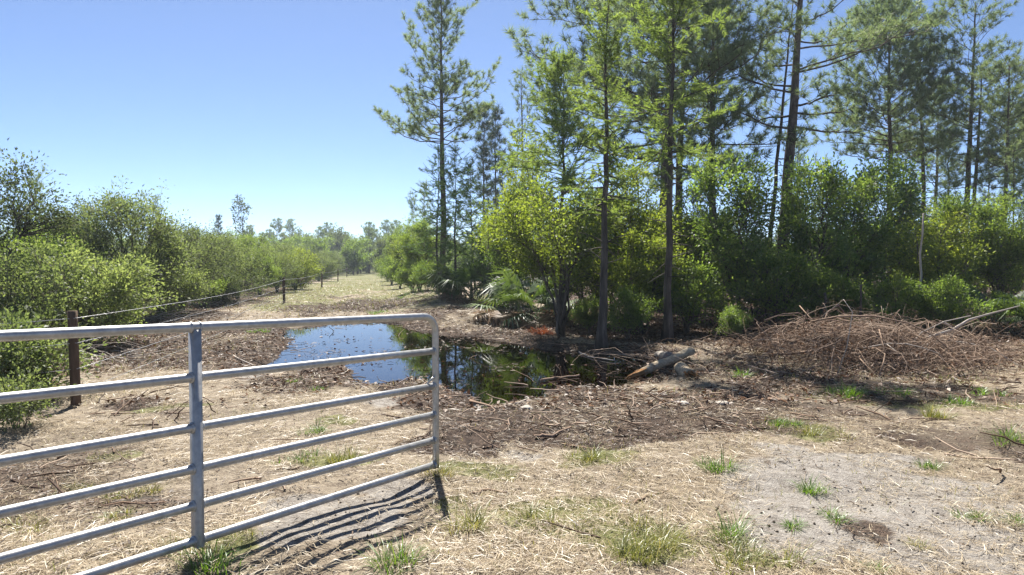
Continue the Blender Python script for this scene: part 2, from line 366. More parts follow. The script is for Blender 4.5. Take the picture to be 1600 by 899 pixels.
def zones(x, y):
    X0, Y0 = x, y
    wk = .25 + .75 * sstep(3, 12, y)
    x = X0 + ((fbm(X0 * .7, Y0 * .7, 131, 3) - .5) * 2.2 + (fbm(X0 * 3.1, Y0 * 3.1, 133, 3) - .5) * .7) * wk
    y = Y0 + ((fbm(X0 * .7, Y0 * .7, 137, 3) - .5) * 2.2 + (fbm(X0 * 3.1, Y0 * 3.1, 139, 3) - .5) * .7) * wk
    inf = sstep(-.2, .2, x - 1.2) * sstep(12.5, 15.5, y + np.clip((x - 5) * .1, -1, 1)) * sstep(1.5, 3.5, road_off(x, y) - 1.2)
    fore = np.maximum(inf, sstep(-.5, 1.5, -(x + 5.9 + (y - 8.2) * .21)) * sstep(4, 6, y))
    far = sstep(70, 130, y)
    g = np.maximum(blob(x, y, GREEN), far * .8)
    g = np.maximum(g, 1.1 * sstep(20, 28, y) * (1 - sstep(3.0, 4.5, np.abs(road_off(x, y)))) * fbm(x * .5, y * .3, 61, 3) * 1.3)
    sd = sstep(-1.3, -.1, poly_sd(X0, Y0, POND) + (fbm(X0 * 1.5, Y0 * 1.5, 141, 3) - .5) * 1.2)
    return blob(x, y, SAND) * (.42 + .95 * fbm(x * 1.1, y * 1.1, 51, 4)), np.maximum(np.maximum(np.maximum(np.clip(blob(x, y, MULCH) * (.30 + 1.25 * fbm(x * 1.2, y * 1.2, 59, 4)), 0, 1), sd), .62 * blob(x, y, DAMP) * sstep(.3, .55, fbm(x * 2.2, y * 2.2, 53, 3))), .55 * sstep(.50, .66, fbm(x * .55, y * .55, 57, 4)) * (1 - sstep(30, 70, y)) * (1 - blob(x, y, BARE))), g, fore * (1 - far)

def spaced(a, b, s0, k):
    """0..b with growing steps"""
    v = [a]; 
    while v[-1] < b: v.append(v[-1] + max(s0, (abs(v[-1])) * k))
    return np.array(v)
ys = np.concatenate([np.arange(-6, 2.4, .3), spaced(2.4, 2600, .06, .014)])
xp = np.concatenate([np.arange(0, 9, .08), spaced(9, 2600, .10, .04)])
xs = np.concatenate([-xp[::-1][:-1], xp])
GX, GY = np.meshgrid(xs, ys)
GZ = height(GX.ravel(), GY.ravel()).reshape(GX.shape)
nr, nc = GX.shape
idx = np.arange(nr * nc).reshape(nr, nc)
gq = np.stack([idx[:-1, :-1], idx[:-1, 1:], idx[1:, 1:], idx[1:, :-1]], -1).reshape(-1, 4)
gm = MB().add(np.stack([GX, GY, GZ], -1).reshape(-1, 3), gq).mesh('ground', M['ground'], True)
za = gm.color_attributes.new("zone", 'FLOAT_COLOR', 'POINT')
Z4 = np.stack(zones(GX.ravel(), GY.ravel()), -1)
za.data.foreach_set("color", Z4.astype(np.float32).ravel())
g_ob = tag(obj('ground', gm), kind='structure')
def grid_interp(vals):
    vals = vals.reshape(nr, nc)
    def f(x, y):
        i = np.clip(np.searchsorted(ys, y) - 1, 0, nr - 2); j = np.clip(np.searchsorted(xs, x) - 1, 0, nc - 2)
        fy = np.clip((y - ys[i]) / (ys[i + 1] - ys[i]), 0, 1); fx = np.clip((x - xs[j]) / (xs[j + 1] - xs[j]), 0, 1)
        return (vals[i, j] * (1 - fx) + vals[i, j + 1] * fx) * (1 - fy) + (vals[i + 1, j] * (1 - fx) + vals[i + 1, j + 1] * fx) * fy
    return f
hgt = grid_interp(GZ); zS = grid_interp(Z4[:, 0]); zM = grid_interp(Z4[:, 1]); zG = grid_interp(Z4[:, 2]); zF = grid_interp(Z4[:, 3])
def gz(x, y): return float(hgt(np.array([x]), np.array([y]))[0])

# water sheet
cen = POND.mean(0); wp = cen + (POND - cen) * 1.0
out_d = norm(np.c_[POND - np.roll(POND, 1, 0), np.zeros(len(POND))] + np.c_[np.roll(POND, -1, 0) - POND, np.zeros(len(POND))])
nrm2 = np.stack([-out_d[:, 1], out_d[:, 0]], 1)
if poly_sd(*(POND[4:5] + nrm2[4:5] * .2).T, POND)[0] > 0: nrm2 = -nrm2
x0, y0 = POND.min(0) - .8; x1, y1 = POND.max(0) + .8
wx = np.arange(x0, x1, .22); wy = np.arange(y0, y1, .22); WX, WY = np.meshgrid(wx, wy)
sdw = poly_sd(WX.ravel(), WY.ravel(), POND).reshape(WX.shape)
wi = np.arange(WX.size).reshape(WX.shape)
wq = np.stack([wi[:-1, :-1], wi[:-1, 1:], wi[1:, 1:], wi[1:, :-1]], -1)
keep = np.minimum(np.minimum(sdw[:-1, :-1], sdw[:-1, 1:]), np.minimum(sdw[1:, 1:], sdw[1:, :-1])) > -.75
wm = MB().add(np.stack([WX, WY, np.full(WX.shape, WATER_Z)], -1).reshape(-1, 3), wq[keep]).mesh('water', M['water'], True)
tag(obj('water', wm), 'shallow tannin-brown puddle flooding the dirt track beyond the gate', kind='structure')

# ------------------------------------------------------------------ gate
def build_gate():
    E = np.array([-0.60, 5.50]); Md = np.array([-1.735, 3.84]); L = np.linalg.norm(Md - E); d = (Md - E) / L
    zb0, zt0, zb1, zt1 = .118, 1.288, .172, 1.352
    def P(s, fr):
        k = s / L; zb = zb0 + (zb1 - zb0) * k; zt = zt0 + (zt1 - zt0) * k
        return np.array([E[0] + d[0] * s, E[1] + d[1] * s, zb + (zt - zb) * fr])
    LEN = 4.27; R = .0262; fr = [1, .767, .533, .340, .167, 0]
    root = thing('farm_gate', 'galvanised six-bar tubular steel farm gate standing open in the foreground', 'gate', (float(P(LEN, 0)[0]), float(P(LEN, 0)[1]), 0))
    o0 = np.array(root.location)
    def part(name, v, q, t, mat=M['galv'], par=root, sm=True):
        return obj(name, MB().add(np.asarray(v) - o0, q, t).mesh(name, mat, sm), par)
    # top rail bends down into the end upright: one tube
    pts = [P(s, 1) for s in np.linspace(LEN, .16, 14)]
    c = P(.14, 1); rr = .13
    up = np.array([0, 0, 1.])
    for a in np.linspace(0, math.pi / 2, 8)[1:]:
        p = P(.13 - rr * math.sin(a), 1); p[2] -= rr * (1 - math.cos(a)); pts.append(p)
    for f in (.7, .5, .3, .1, -.022): pts.append(P(0, f))
    part('top_rail', *tubes(np.array(pts), np.full(len(pts), R), 16))
    for f in fr[1:]:
        p = np.array([P(s, f) for s in np.linspace(LEN, .004, 8)])
        part('rail', *tubes(p, np.full(8, R * .96), 14))
    # uprights: folded channel straps welded round the rails
    perp = np.array([-d[1], d[0], 0.]); dd = np.array([d[0], d[1], 0.])
    def channel(s, w=.0215, dep=.029, lip=.008):
        prof = [(-w, -dep), (-w + lip, -dep), (-w + lip, -dep + .012), (w - lip, -dep + .012), (w - lip, -dep), (w, -dep), (w, dep), (-w, dep)]
        b = P(s, -.03); t = P(s, 1.0); t[2] -= .012
        V = [b + dd * x + perp * y for x, y in prof] + [t + dd * x + perp * y for x, y in prof]
        n = len(prof); q = [(i, (i + 1) % n, n + (i + 1) % n, n + i) for i in range(n)]
        return V, q, [(n + 0, n + 1, n + 2), (n + 0, n + 2, n + 7), (n + 2, n + 3, n + 7), (n + 3, n + 6, n + 7), (n + 3, n + 4, n + 5), (n + 3, n + 5, n + 6)]
    for s in (L, L * 2 - .02):
        V, q, t = channel(s); part('upright', V, q, t, M['galv_dull'], root, False)
        for f in fr:
            for sg in (-1, 1):
                p = np.array([P(s + sg * .0205, f), P(s + sg * .026, f), P(s + sg * .034, f)])
                part('weld', *tubes(p, np.array([R * 1.17, R * 1.22, R * 1.04]), 12), M['galv_dull'])
    for f in fr[1:]:
        p = np.array([P(.020, f), P(.027, f), P(.036, f)])
        part('weld', *tubes(p, np.array([R * 1.22, R * 1.2, R * 1.02]), 12), M['galv_dull'])
    p = np.array([P(LEN, f) for f in np.linspace(-.03, 1.03, 6)])
    part('hinge_upright', *tubes(p, np.full(6, R * 1.02), 14))
    a = P(.10, .535) + up * .02; b = P(.035, .60) + perp * .02; part('latch_pin', *tubes(np.array([a, (a + b) / 2 + up * .004, b]), np.array([.008, .008, .010]), 8))
    for s in (.62, 2.55):
        b = P(s, 1) - perp * (R + .001); part('bolt_hole', *tubes(np.array([b, b - perp * .003]), np.array([.012, .012]), 10), M['dark_metal'])
    # hinge post just outside the frame
    h = P(LEN + .16, 0); pz = gz(h[0], h[1])
    pr = thing('gate_post', 'thick brown round post carrying the hinges of the metal gate', 'post', (float(h[0]), float(h[1]), pz - .02))
    zz = np.linspace(0, 1.75, 8); pp = np.stack([np.zeros(8), np.zeros(8), zz], 1)
    obj('post', MB().add(*tubes(pp, np.linspace(.105, .098, 8), 16)).mesh('post', M['post_wood'], True), pr)
    for f in (.2, .9):
        a = P(LEN, f) - h; a[2] = P(LEN, f)[2] - (pz - .02); b = a + np.array([d[0], d[1], 0]) * .1
        obj('hinge', MB().add(*tubes(np.array([a, b]), np.array([.014, .014]), 8)).mesh('hinge', M['galv_dull'], True), pr)
build_gate()

# ------------------------------------------------------------------ fence: wooden posts and wire strands
def build_fence():
    im = [(119, 638, 486, .052), (444, 476, 434, .055), (503, 449.5, 424, .055), (528, 440, 420.5, .05), (542, 433.5, 418, .05), (551, 429, 417, .05), (556.5, 427, 416.5, .05)]
    pts = []
    for px, py, pt, r in im:
        g = ground_pt(px, py, .03); pts.append((g[0], g[1], Z_at(pt, g[1]), r))
    root = thing('wire_fence', 'barbed wire fence on brown wooden posts running along the left side of the track', 'fence', (pts[0][0], pts[0][1], 0))
    o0 = np.array([pts[0][0], pts[0][1], 0]); rng = np.random.default_rng(5)
    tops = []
    for i, (x, y, zt, r) in enumerate(pts):
        zb = gz(x, y) - .05; n = 7
        ln = rng.normal(0, .012, 2) if i else np.array([-.02, 0])
        P = np.stack([x + ln[0] * np.linspace(0, 1, n), y + ln[1] * np.linspace(0, 1, n), np.linspace(zb, zt, n)], 1)
        obj('post', MB().add(tubes(P - o0, np.full(n, r) * np.linspace(1.04, .97, n), 12)[0], *tubes(P - o0, np.full(n, r), 12)[1:]).mesh('post', M['post_wood'], True), root)
        tops.append((x + r * .9, y - r * .5, zb, zt))
    corner = (-7.6, 7.3, gz(-7.6, 7.3), 1.25)
    obj('post', MB().add(*tubes(np.array([[corner[0], corner[1], corner[2] - .05], [corner[0], corner[1], .6], [corner[0], corner[1], 1.35]]) - o0, np.array([.06, .06, .058]), 12)).mesh('post', M['post_wood'], True), root)
    tops = [corner] + tops
    for f, r in ((.93, .0032), (.68, .0028), (.42, .0028), (.18, .0028)):
        line = []
        for a, b in zip(tops[:-1], tops[1:]):
            for k in np.linspace(0, 1, 14)[:-1]:
                z = (a[2] + (a[3] - a[2]) * f) * (1 - k) + (b[2] + (b[3] - b[2]) * f) * k
                sag = .10 * math.sin(k * math.pi)
                line.append([a[0] + (b[0] - a[0]) * k, a[1] + (b[1] - a[1]) * k, z - sag])
        line = np.array(line) - o0
        mb = MB().add(*tubes(line, np.full(len(line), r) * np.linspace(1, 1.7, len(line)), 6))
        # barbs on the near spans
        L = np.r_[0, np.cumsum(np.linalg.norm(np.diff(line, axis=0), axis=1))]
        for s in np.arange(.1, min(L[-1], 26), .22):
            c = np.array([np.interp(s, L, line[:, k]) for k in range(3)])
            v = rng.normal(size=(2, 3)); v = norm(v) * .018
            mb.add(*tubes(np.stack([np.stack([c - w, c + w]) for w in v]), np.full((2, 2), r * .45), 3, False))
        obj('barbed_wire', mb.mesh('barbed_wire', M['galv_dull'], True), root)
build_fence()
g = ground_pt(634, 447)
pm = MB().add(*tubes(np.array([[0, 0, -.05], [.01, 0, .6], [0, 0.01, 1.15]]), np.array([.055, .055, .052]), 10)).mesh('fence_post', M['post_wood'], True)
tag(obj('fence_post', pm, None, (g[0], g[1], gz(g[0], g[1]))), 'lone brown fence post beside the bushes on the right of the track', 'post')

# ------------------------------------------------------------------ plant generators (each returns meshes to be shared)
def bez(a, b, c, n):
    t = np.linspace(0, 1, n)[:, None]; return (1 - t) ** 2 * a + 2 * t * (1 - t) * b + t * t * c

def pine_meshes(name, seed, H, r0, cb, prof, nl, lean=(0, 0), tuft=.24, k=22, nw=.014, extra=(), up=(5, 55), mat='needle', sec=4.3, dead=6, wob=.10):
    rng = np.random.default_rng(seed); mb = MB()
    n = 16; t = np.linspace(0, 1, n)
    w = np.cumsum(rng.normal(0, wob / n ** .5, (n, 2)), 0); w[0] = 0
    tr = np.stack([lean[0] * t * H + w[:, 0], lean[1] * t * H + w[:, 1], t * H], 1)
    rad = np.maximum(r0 * (1 - t * .92) ** .8, .015); rad[0] *= 1.25
    mb.add(*tubes(tr, rad, 9))
    def tp(u): return np.array([np.interp(u, t, tr[:, i]) for i in range(3)])
    limbs = []
    for i in range(nl):
        u = cb + (1 - cb) * min(.995, ((i + rng.random() * .8) / nl) ** .92)
        q = (u - cb) / (1 - cb); az = i * 2.39996 + rng.normal(0, .4)
        limbs.append((u, az, prof(q) * rng.uniform(.65, 1.15), math.radians(up[0] + (up[1] - up[0]) * q ** 1.4 + rng.normal(0, 9)), 1))
    for e in extra: limbs.append(tuple(e) + (1,))
    for i in range(dead): limbs.append((rng.uniform(cb * .45, cb), rng.random() * TAU, rng.uniform(.5, 1.3), math.radians(rng.uniform(-15, 25)), 0))
    TP, TA, P3, R3, P4, R4 = [], [], [], [], [], []
    for u, az, L, el, live in limbs:
        a = tp(u); h = np.array([math.cos(az), math.sin(az), 0.])
        d0 = h * math.cos(el) + np.array([0, 0, math.sin(el)])
        mid = a + d0 * L * .5 + np.array([0, 0, rng.normal(-.03, .05) * L]) + rng.normal(0, .06 * L, 3)
        end = a + h * L * math.cos(el) * .97 + np.array([0, 0, L * math.sin(el) + L * rng.uniform(.02, .22)]) + rng.normal(0, .04 * L, 3)
        path = bez(a, mid, end, 8)
        path[2:-1] += np.cumsum(rng.normal(0, .022 * L, (5, 3)), 0) * [1, 1, .8]
        rb = max(.010, np.interp(u, t, rad) * (.30 if live else .16) * min(1, .5 + L * .25))
        P4.append(path); R4.append(np.linspace(rb, rb * .28, 8))
        if not live: continue
        ns = max(2, int(L * sec))
        for j in range(ns):
            s = .22 + .78 * (j + rng.random()) / ns
            p = np.array([np.interp(s, np.linspace(0, 1, 8), path[:, i]) for i in range(3)])
            tang = norm(path[min(7, int(s * 7) + 1)] - path[max(0, int(s * 7) - 1)] if int(s * 7) else path[1] - path[0])
            sd = norm(np.cross(tang, [0, 0, 1.])) * (1 if j % 2 else -1)
            d = norm(tang * rng.uniform(.4, 1.0) + sd * rng.uniform(.5, 1.0) + np.array([0, 0, rng.uniform(.0, .55)]))
            l2 = min(1.1, max(.28, L * .36 * (1.15 - s * .6))) * rng.uniform(.7, 1.2)
            e = p + d * l2 + np.array([0, 0, l2 * rng.uniform(.05, .35)])
            pa = bez(p, p + d * l2 * .55, e, 4); P3.append(pa); R3.append(np.linspace(max(.006, rb * .3), .005, 4))
            TP.append(e); TA.append(norm(e - pa[2]))
            for m in range(max(1, int(l2 / .22))):
                q = rng.uniform(.3, .95); pp = p + (e - p) * q; d3 = norm(d + rng.normal(0, .75, 3) + np.array([0, 0, .25]))
                l3 = rng.uniform(.08, .26); e3 = pp + d3 * l3
                P3.append(np.stack([pp, pp + d3 * l3 * .35, pp + d3 * l3 * .7, e3])); R3.append(np.full(4, .005))
                TP.append(e3); TA.append(norm(d3 + np.array([0, 0, .3])))
        TP.append(path[-1]); TA.append(norm(path[-1] - path[-2]))
    mb.add(*tubes(np.array(P4), np.array(R4), 6, False))
    if P3: mb.add(*tubes(np.array(P3), np.array(R3), 3, False))
    TP.append(tr[-1]); TA.append(np.array([0, 0, 1.]))
    TP = np.array(TP); TA = np.array(TA); T = len(TP)
    A = np.repeat(TA, k, 0); Pn = np.repeat(TP, k, 0) - A * (rng.random((T * k, 1)) * tuft * .55)
    prp = norm(np.cross(A, rng.normal(size=A.shape)))
    th = np.radians(rng.uniform(12, 78, (T * k, 1)))
    D = A * np.cos(th) + prp * np.sin(th) - np.array([0, 0, .12])
    sz = np.repeat(rng.uniform(.75, 1.2, T), k)
    nb = MB(); v, tt = slivers(Pn, D, tuft * sz * rng.uniform(.7, 1.1, T * k), np.full(T * k, nw), rng); nb.add(v, None, tt)
    return dict(kind=name, trunk=mb.mesh(name + '_trunk', M['pine_bark'], True), crown=nb.mesh(name + '_crown', M[mat]))

def shrub_meshes(name, seed, H, R, nst, ntw, nlf, ll, mat='leaf_mid', zlo=.18, bark='brown_stem', lean=(0, 0), lump=.5, tw_r=.2, r0=.035, upr=.0, wid=.5, nbr=46):
    rng = np.random.default_rng(seed); mb = MB()
    def sample(n, rlo, rpow):
        v = norm(rng.normal(size=(n, 3)))
        lobes = norm(rng.normal(size=(9, 3)) + [0, 0, .4]); amp = rng.uniform(.3, 1, 9)
        f = 1 - lump + lump * np.max(amp[None] * np.clip((v @ lobes.T - .45) / .55, 0, 1), 1) * 1.25
        r = (rlo + (1 - rlo) * rng.random(n) ** rpow) * f
        p = v * r[:, None] * [R, R, H * (1 - zlo) * .5]
        p[:, 2] += H * (zlo + (1 - zlo) * .5)
        p[:, 0] += lean[0] * p[:, 2]; p[:, 1] += lean[1] * p[:, 2]
        return p
    nodes = []; nr_ = []
    P, Q = [], []
    for i in range(nst):
        a = i * TAU / nst + rng.normal(0, .3); rr = R * rng.uniform(.15, .62)
        b0 = np.array([math.cos(a), math.sin(a), 0]) * rng.uniform(.02, .10) * (1 if nst > 1 else 0)
        top = np.array([math.cos(a) * rr, math.sin(a) * rr, H * rng.uniform(.62, .86)]) if nst > 1 else np.array([0, 0, H * .88])
        top[:2] += np.array(lean) * top[2]
        path = bez(b0, b0 * 2 + np.array([0, 0, top[2] * .5]) + rng.normal(0, .05 * H, 3) * [1, 1, 0], top, 9)
        path[1:-1] += rng.normal(0, .012 * H, (7, 3))
        rad = r0 * rng.uniform(.6, 1.1) * np.linspace(1, .25, 9); P.append(path); Q.append(rad)
        nodes.append(path[2:]); nr_.append(rad[2:])
    mb.add(*tubes(np.array(P), np.array(Q), 6))
    nodes = np.concatenate(nodes); nr_ = np.concatenate(nr_)
    def grow(tips, rk, n, sides, jit, mb):
        nonlocal nodes, nr_
        P, Q = [], []
        for tpt in tips:
            d = np.linalg.norm(nodes - tpt, axis=1) + np.maximum(0, nodes[:, 2] - tpt[2] + .08 * H) * 3
            k = int(np.argmin(d)); a = nodes[k]; r = min(nr_[k] * .7, rk)
            mid = (a + tpt) / 2 + np.array([0, 0, upr]) + rng.normal(0, jit, 3) * np.linalg.norm(tpt - a)
            P.append(bez(a, mid, tpt, n)); Q.append(np.linspace(r, max(.0025, r * .35), n))
        P = np.array(P); Q = np.array(Q); mb.add(*tubes(P, Q, sides, False))
        return P, Q
    br = sample(nbr, .25, .8); P, Q = grow(br, .02, 6, 4, .16, mb)
    nodes = np.concatenate([nodes, P[:, 1:].reshape(-1, 3)]); nr_ = np.concatenate([nr_, Q[:, 1:].ravel()])
    cl = sample(max(14, ntw // 14), .45, .5); tips = sample(ntw, .35, .55)
    pick = rng.random(ntw) < .72; ci = rng.integers(0, len(cl), ntw)
    tips[pick] = cl[ci[pick]] + rng.normal(0, .10, (int(pick.sum()), 3)) * [R, R, H * .30]
    sh = rng.random(ntw) < .025; cc = np.array([lean[0] * H * .5, lean[1] * H * .5, H * .45])
    tips[sh] = cc + (tips[sh] - cc) * rng.uniform(1.05, 1.22, (int(sh.sum()), 1)) + rng.uniform(0, .05 * H, (int(sh.sum()), 1)) * [0, 0, 1]
    tips[:, 2] = np.maximum(tips[:, 2], .03 * H); P, Q = grow(tips, .008, 5, 3, .14, mb)
    # leaves round the outer half of every twig
    u = rng.uniform(.35, 1.05, (ntw, nlf)); seg = P[:, -1] - P[:, 1]
    base = P[:, 1][:, None] + seg[:, None] * u[..., None]
    ln = np.linalg.norm(seg, axis=1)[:, None, None]
    off = rng.normal(size=(ntw, nlf, 3)); pos = base + off * np.minimum(tw_r, .10 + ln * .25) * .55
    d = norm(off * .9 + norm(seg)[:, None] * .8 + np.array([0, 0, -.15]))
    nrm_ = norm(rng.normal(size=(ntw, nlf, 3)) * .8 + np.array([0, 0, .9]))
    N = ntw * nlf; lens = ll * rng.uniform(.55, 1.2, N)
    lb = MB(); v, q = leaves(pos.reshape(-1, 3), d.reshape(-1, 3), nrm_.reshape(-1, 3), lens, lens * wid); lb.add(v, q)
    return dict(kind=name, trunk=mb.mesh(name + '_stems', M[bark], True), crown=lb.mesh(name + '_leaves', M[mat]))

def cypress_meshes(name, seed, H, r0, cb, prof, nb_, spray=.30, lean=(0, 0), mat='cypress', dens=7.5, dead=14, el=(-4, 38)):
    rng = np.random.default_rng(seed); mb = MB()
    n = 18; t = np.linspace(0, 1, n)
    w = np.cumsum(rng.normal(0, .018, (n, 2)), 0); w[0] = 0
    tr = np.stack([lean[0] * t * H + w[:, 0], lean[1] * t * H + w[:, 1], t * H], 1)
    rad = np.maximum(r0 * (1 - t) ** .9, .008) * (1 + .75 * np.exp(-t * H / .28))
    mb.add(*tubes(tr, rad, 10))
    def tp(u): return np.array([np.interp(u, t, tr[:, i]) for i in range(3)])
    P, Q, SP, SD = [], [], [], []
    for i in range(nb_ + dead):
        live = i < nb_
        u = cb + (1 - cb) * ((i + rng.random()) / nb_) ** .95 if live else rng.uniform(.15, min(.75, cb + .3))
        u = min(u, .995); q = max(0, (u - cb) / (1 - cb)); az = rng.random() * TAU
        L = prof(q) * rng.uniform(.25, 1.35) * (.55 + .75 * float(vnoise(np.array([u * 9 + seed]), np.array([az * .8]), seed)[0])) if live else rng.uniform(.25, .8)
        e = math.radians(el[0] + (el[1] - el[0]) * q + rng.normal(0, 20))
        a = tp(u); h = np.array([math.cos(az), math.sin(az), 0]); d = h * math.cos(e) + np.array([0, 0, math.sin(e)])
        end = a + d * L + np.array([0, 0, -.05 * L]); path = bez(a, a + d * L * .5 + rng.normal(0, .05 * L, 3), end, 6)
        rb = min(.02, .35 * np.interp(u, t, rad)) * (1 if live else .7); P.append(path); Q.append(np.linspace(rb, .003, 6))
        if not live: continue
        m = max(3, int(L * dens))
        for j in range(m):
            s = .18 + .82 * (j + rng.random()) / m; p = path[0] + (path[-1] - path[0]) * s if s > .99 else np.array([np.interp(s, np.linspace(0, 1, 6), path[:, k]) for k in range(3)])
            sd = norm(np.cross(d, [0, 0, 1.])) * (1 if j % 2 else -1)
            dd = norm(d * rng.uniform(.5, 1.0) + sd * rng.uniform(.2, .9) + rng.normal(0, .35, 3) + np.array([0, 0, rng.uniform(-.35, .55)]))
            SP.append(p); SD.append(dd)
    mb.add(*tubes(np.array(P), np.array(Q), 4, False))
    SP = np.array(SP); SD = norm(np.array(SD)); S = len(SP); sl = spray * rng.uniform(.6, 1.25, S)
    mb.add(*tubes(np.stack([SP, SP + SD * sl[:, None]], 1), np.full((S, 2), .0028), 3, False))
    k = 13
    side = norm(np.cross(SD, rng.normal(size=SD.shape) * .5 + np.array([0, 0, 1.])))
    u = np.linspace(.08, 1, k)[None, :, None]
    base = SP[:, None] + SD[:, None] * sl[:, None, None] * u
    vs_, ts_ = MB(), None
    for sg in (-1, 1):
        d = norm(side[:, None] * sg + SD[:, None] * .7 + rng.normal(0, .25, (S, k, 3)) + np.array([0, 0, -.1]))
        ln = spray * .30 * (1.15 - .6 * np.broadcast_to(u[..., 0], (S, k))) * rng.uniform(.8, 1.2, (S, k))
        v, tt = slivers(base.reshape(-1, 3), d.reshape(-1, 3), ln.ravel(), np.full(S * k, .021), rng); vs_.add(v, None, tt)
    return dict(kind=name, trunk=mb.mesh(name + '_trunk', M['grey_bark'], True), crown=vs_.mesh(name + '_crown', M[mat]))

def put(ms, name, label, cat, px, Y, scale=1.0, rotz=0.0, group=None, sz=None, X=None, tn='trunk', cn='crown', sink=.04, mat=None):
    x = X_at(px, Y) if X is None else X
    r = thing(name, label, cat, (x, Y, gz(x, Y) - sink), rotz, group, (scale, scale, sz or scale))
    obj(tn, ms['trunk'], r); c = obj(cn, ms['crown'], r)
    if mat: c.material_slots[0].link = 'OBJECT'; c.material_slots[0].material = M[mat]
    return r

# ------------------------------------------------------------------ pines
def prof_round(L, lo=.75, hi=.35): return lambda q: L * (lo + (1 - lo) * math.sin(min(1, q * 1.6 + .15) * math.pi / 2)) * (1 - (1 - hi) * max(0, (q - .45) / .55) ** 1.5)
PI = math.pi
p_tall = pine_meshes('tall_pine', 101, 13.7, .16, .50, lambda q: 2.5 * (1 - .38 * q ** 2.2) * (.75 + .25 * math.sin(q * 9)), 74, (0.0, 0), .27, 26, .019,
                     [(.52, PI * .98, 3.2, .22), (.525, PI * 1.1, 2.7, .12), (.61, .25, 2.3, .45), (.66, .1, 2.8, .35), (.70, 2.7, 2.7, .75), (.78, 2.9, 2.6, .8)], up=(8, 66), sec=3.8)
put(p_tall, 'pine_tree', 'tall slender pine with open crown standing alone left of the woods', 'tree', 692, 33)
p_young = pine_meshes('young_pine', 102, 11.0, .10, .42, lambda q: 1.55 * (1 - .75 * q), 54, (0, 0), .36, 30, .020, up=(15, 65), mat='needle_dark', sec=3.0)
put(p_young, 'pine_tree', 'dark young pine, the left one of two thin ones behind the bright shrub', 'tree', 757, 44, 1.0, .4)
put(p_young, 'pine_tree', 'dark young pine, the right one of two thin ones behind the bright shrub', 'tree', 776, 45.5, 1.02, 2.6)
p_up = pine_meshes('upright_pine', 103, 13.4, .12, .5, lambda q: 1.7 * (1 - .6 * q), 40, (0, 0), .26, 20, .018, up=(25, 65))
put(p_up, 'pine_tree', 'pale green narrow pine behind the yellow-green tree left of the cypresses', 'tree', 816, 45, 1.0, 1.0)

p_big = pine_meshes('big_pine', 104, 13.0, .24, .40, prof_round(4.3), 52, (0.006, 0), .31, 24, .019,
                    [(.76, PI * .97, 5.2, .02), (.70, PI * 1.04, 5.2, -.05), (.61, PI * .93, 5.0, -.04), (.54, PI * 1.02, 5.0, -.02), (.83, PI * .9, 4.8, .10), (.48, PI * .99, 4.2, .0), (.42, PI, 3.2, .02)], up=(0, 50), dead=10)
put(p_big, 'pine_tree', 'big dark pine behind the bare-trunked cypress, its long limbs reaching left', 'tree', 1034, 26)
p_mid = pine_meshes('mid_pine', 105, 12.8, .19, .38, prof_round(3.0), 34, (0.0, 0), .31, 24, .019, up=(2, 55), dead=8)
put(p_mid, 'pine_tree', 'dark pine trunk just right of the bare-trunked cypress, dense overlapping crown', 'tree', 1064, 27.5, 1.0, 2.0)
put(p_mid, 'pine_tree', 'slimmer pine between the bare-trunked cypress and the thick leaning pine', 'tree', 1112, 26.5, .92, 4.1)
p_lean = pine_meshes('leaning_pine', 106, 14.2, .25, .44, prof_round(2.7), 22, (0.060, 0.0), .31, 22, .019,
                     [(.66, .05, 4.8, .12), (.60, -.2, 4.2, .2), (.50, .2, 2.4, .0), (.55, PI, 2.8, .1), (.46, PI * 1.1, 2.4, .05)], up=(0, 50), dead=16, sec=2.4)
put(p_lean, 'pine_tree', 'thick pine trunk leaning slightly right above the dark bushes', 'tree', 1213, 25.5)
p_thin = pine_meshes('thin_pine', 107, 11.5, .10, .48, lambda q: 1.9 * (1 - .5 * q), 26, (0.075, 0), .29, 18, .018, up=(0, 50), dead=10)
put(p_thin, 'pine_tree', 'thin pine stem close on the left of the thick leaning pine', 'tree', 1197, 26)
p_sap = pine_meshes('pine_sapling', 110, 6.2, .05, .35, lambda q: .8 * (1 - .7 * q), 26, (0, 0), .28, 20, .016, up=(20, 60), dead=3)
p_open = pine_meshes('open_pine', 109, 12.9, .15, .52, prof_round(2.5, .7, .35), 36, (.03, 0), .27, 22, .018, up=(4, 60), dead=8,
                     extra=[(.55, .1, 3.0, .25), (.60, .4, 2.6, .4), (.50, PI, 2.2, .1)])
p_umb = pine_meshes('umbrella_pine', 108, 12.8, .16, .48, prof_round(3.3, .72, .42), 80, (0, 0), .28, 26, .019, up=(10, 62), dead=8)
put(p_umb, 'pine_tree', 'pine with a broad rounded crown, right of the thick leaning pine', 'tree', 1386, 32, 1.0, .0)
put(p_open, 'pine_tree', 'pine half hidden behind the broad round crown, fork of blue sky beside it', 'tree', 1446, 34, .92, 2.2)
put(p_sap, 'pine_sapling', 'bushy pine sapling filling the gap under the open-crowned pine', 'tree', 1478, 27, .95, 1.1)
put(p_young, 'pine_tree', 'dark young pine low behind the trunks near the right edge', 'tree', 1540, 36, .72, 3.0)
put(p_sap, 'pine_sapling', 'bushy pine sapling above the palmettos at the right edge', 'tree', 1583, 25, .92, 2.7)
put(p_open, 'pine_tree', 'open-crowned pine rising highest near the right edge', 'tree', 1502, 30.5, 1.0, .0)
put(p_open, 'pine_tree', 'short pine close beside the open-crowned one near the right edge', 'tree', 1513, 29, .76, -.5)
put(p_open, 'pine_tree', 'pine leaning right at the very right edge of the picture', 'tree', 1563, 27, .72, .3)
put(p_umb, 'pine_tree', 'low pine crown behind the palmettos at the right edge', 'tree', 1605, 33, .66, 3.9)
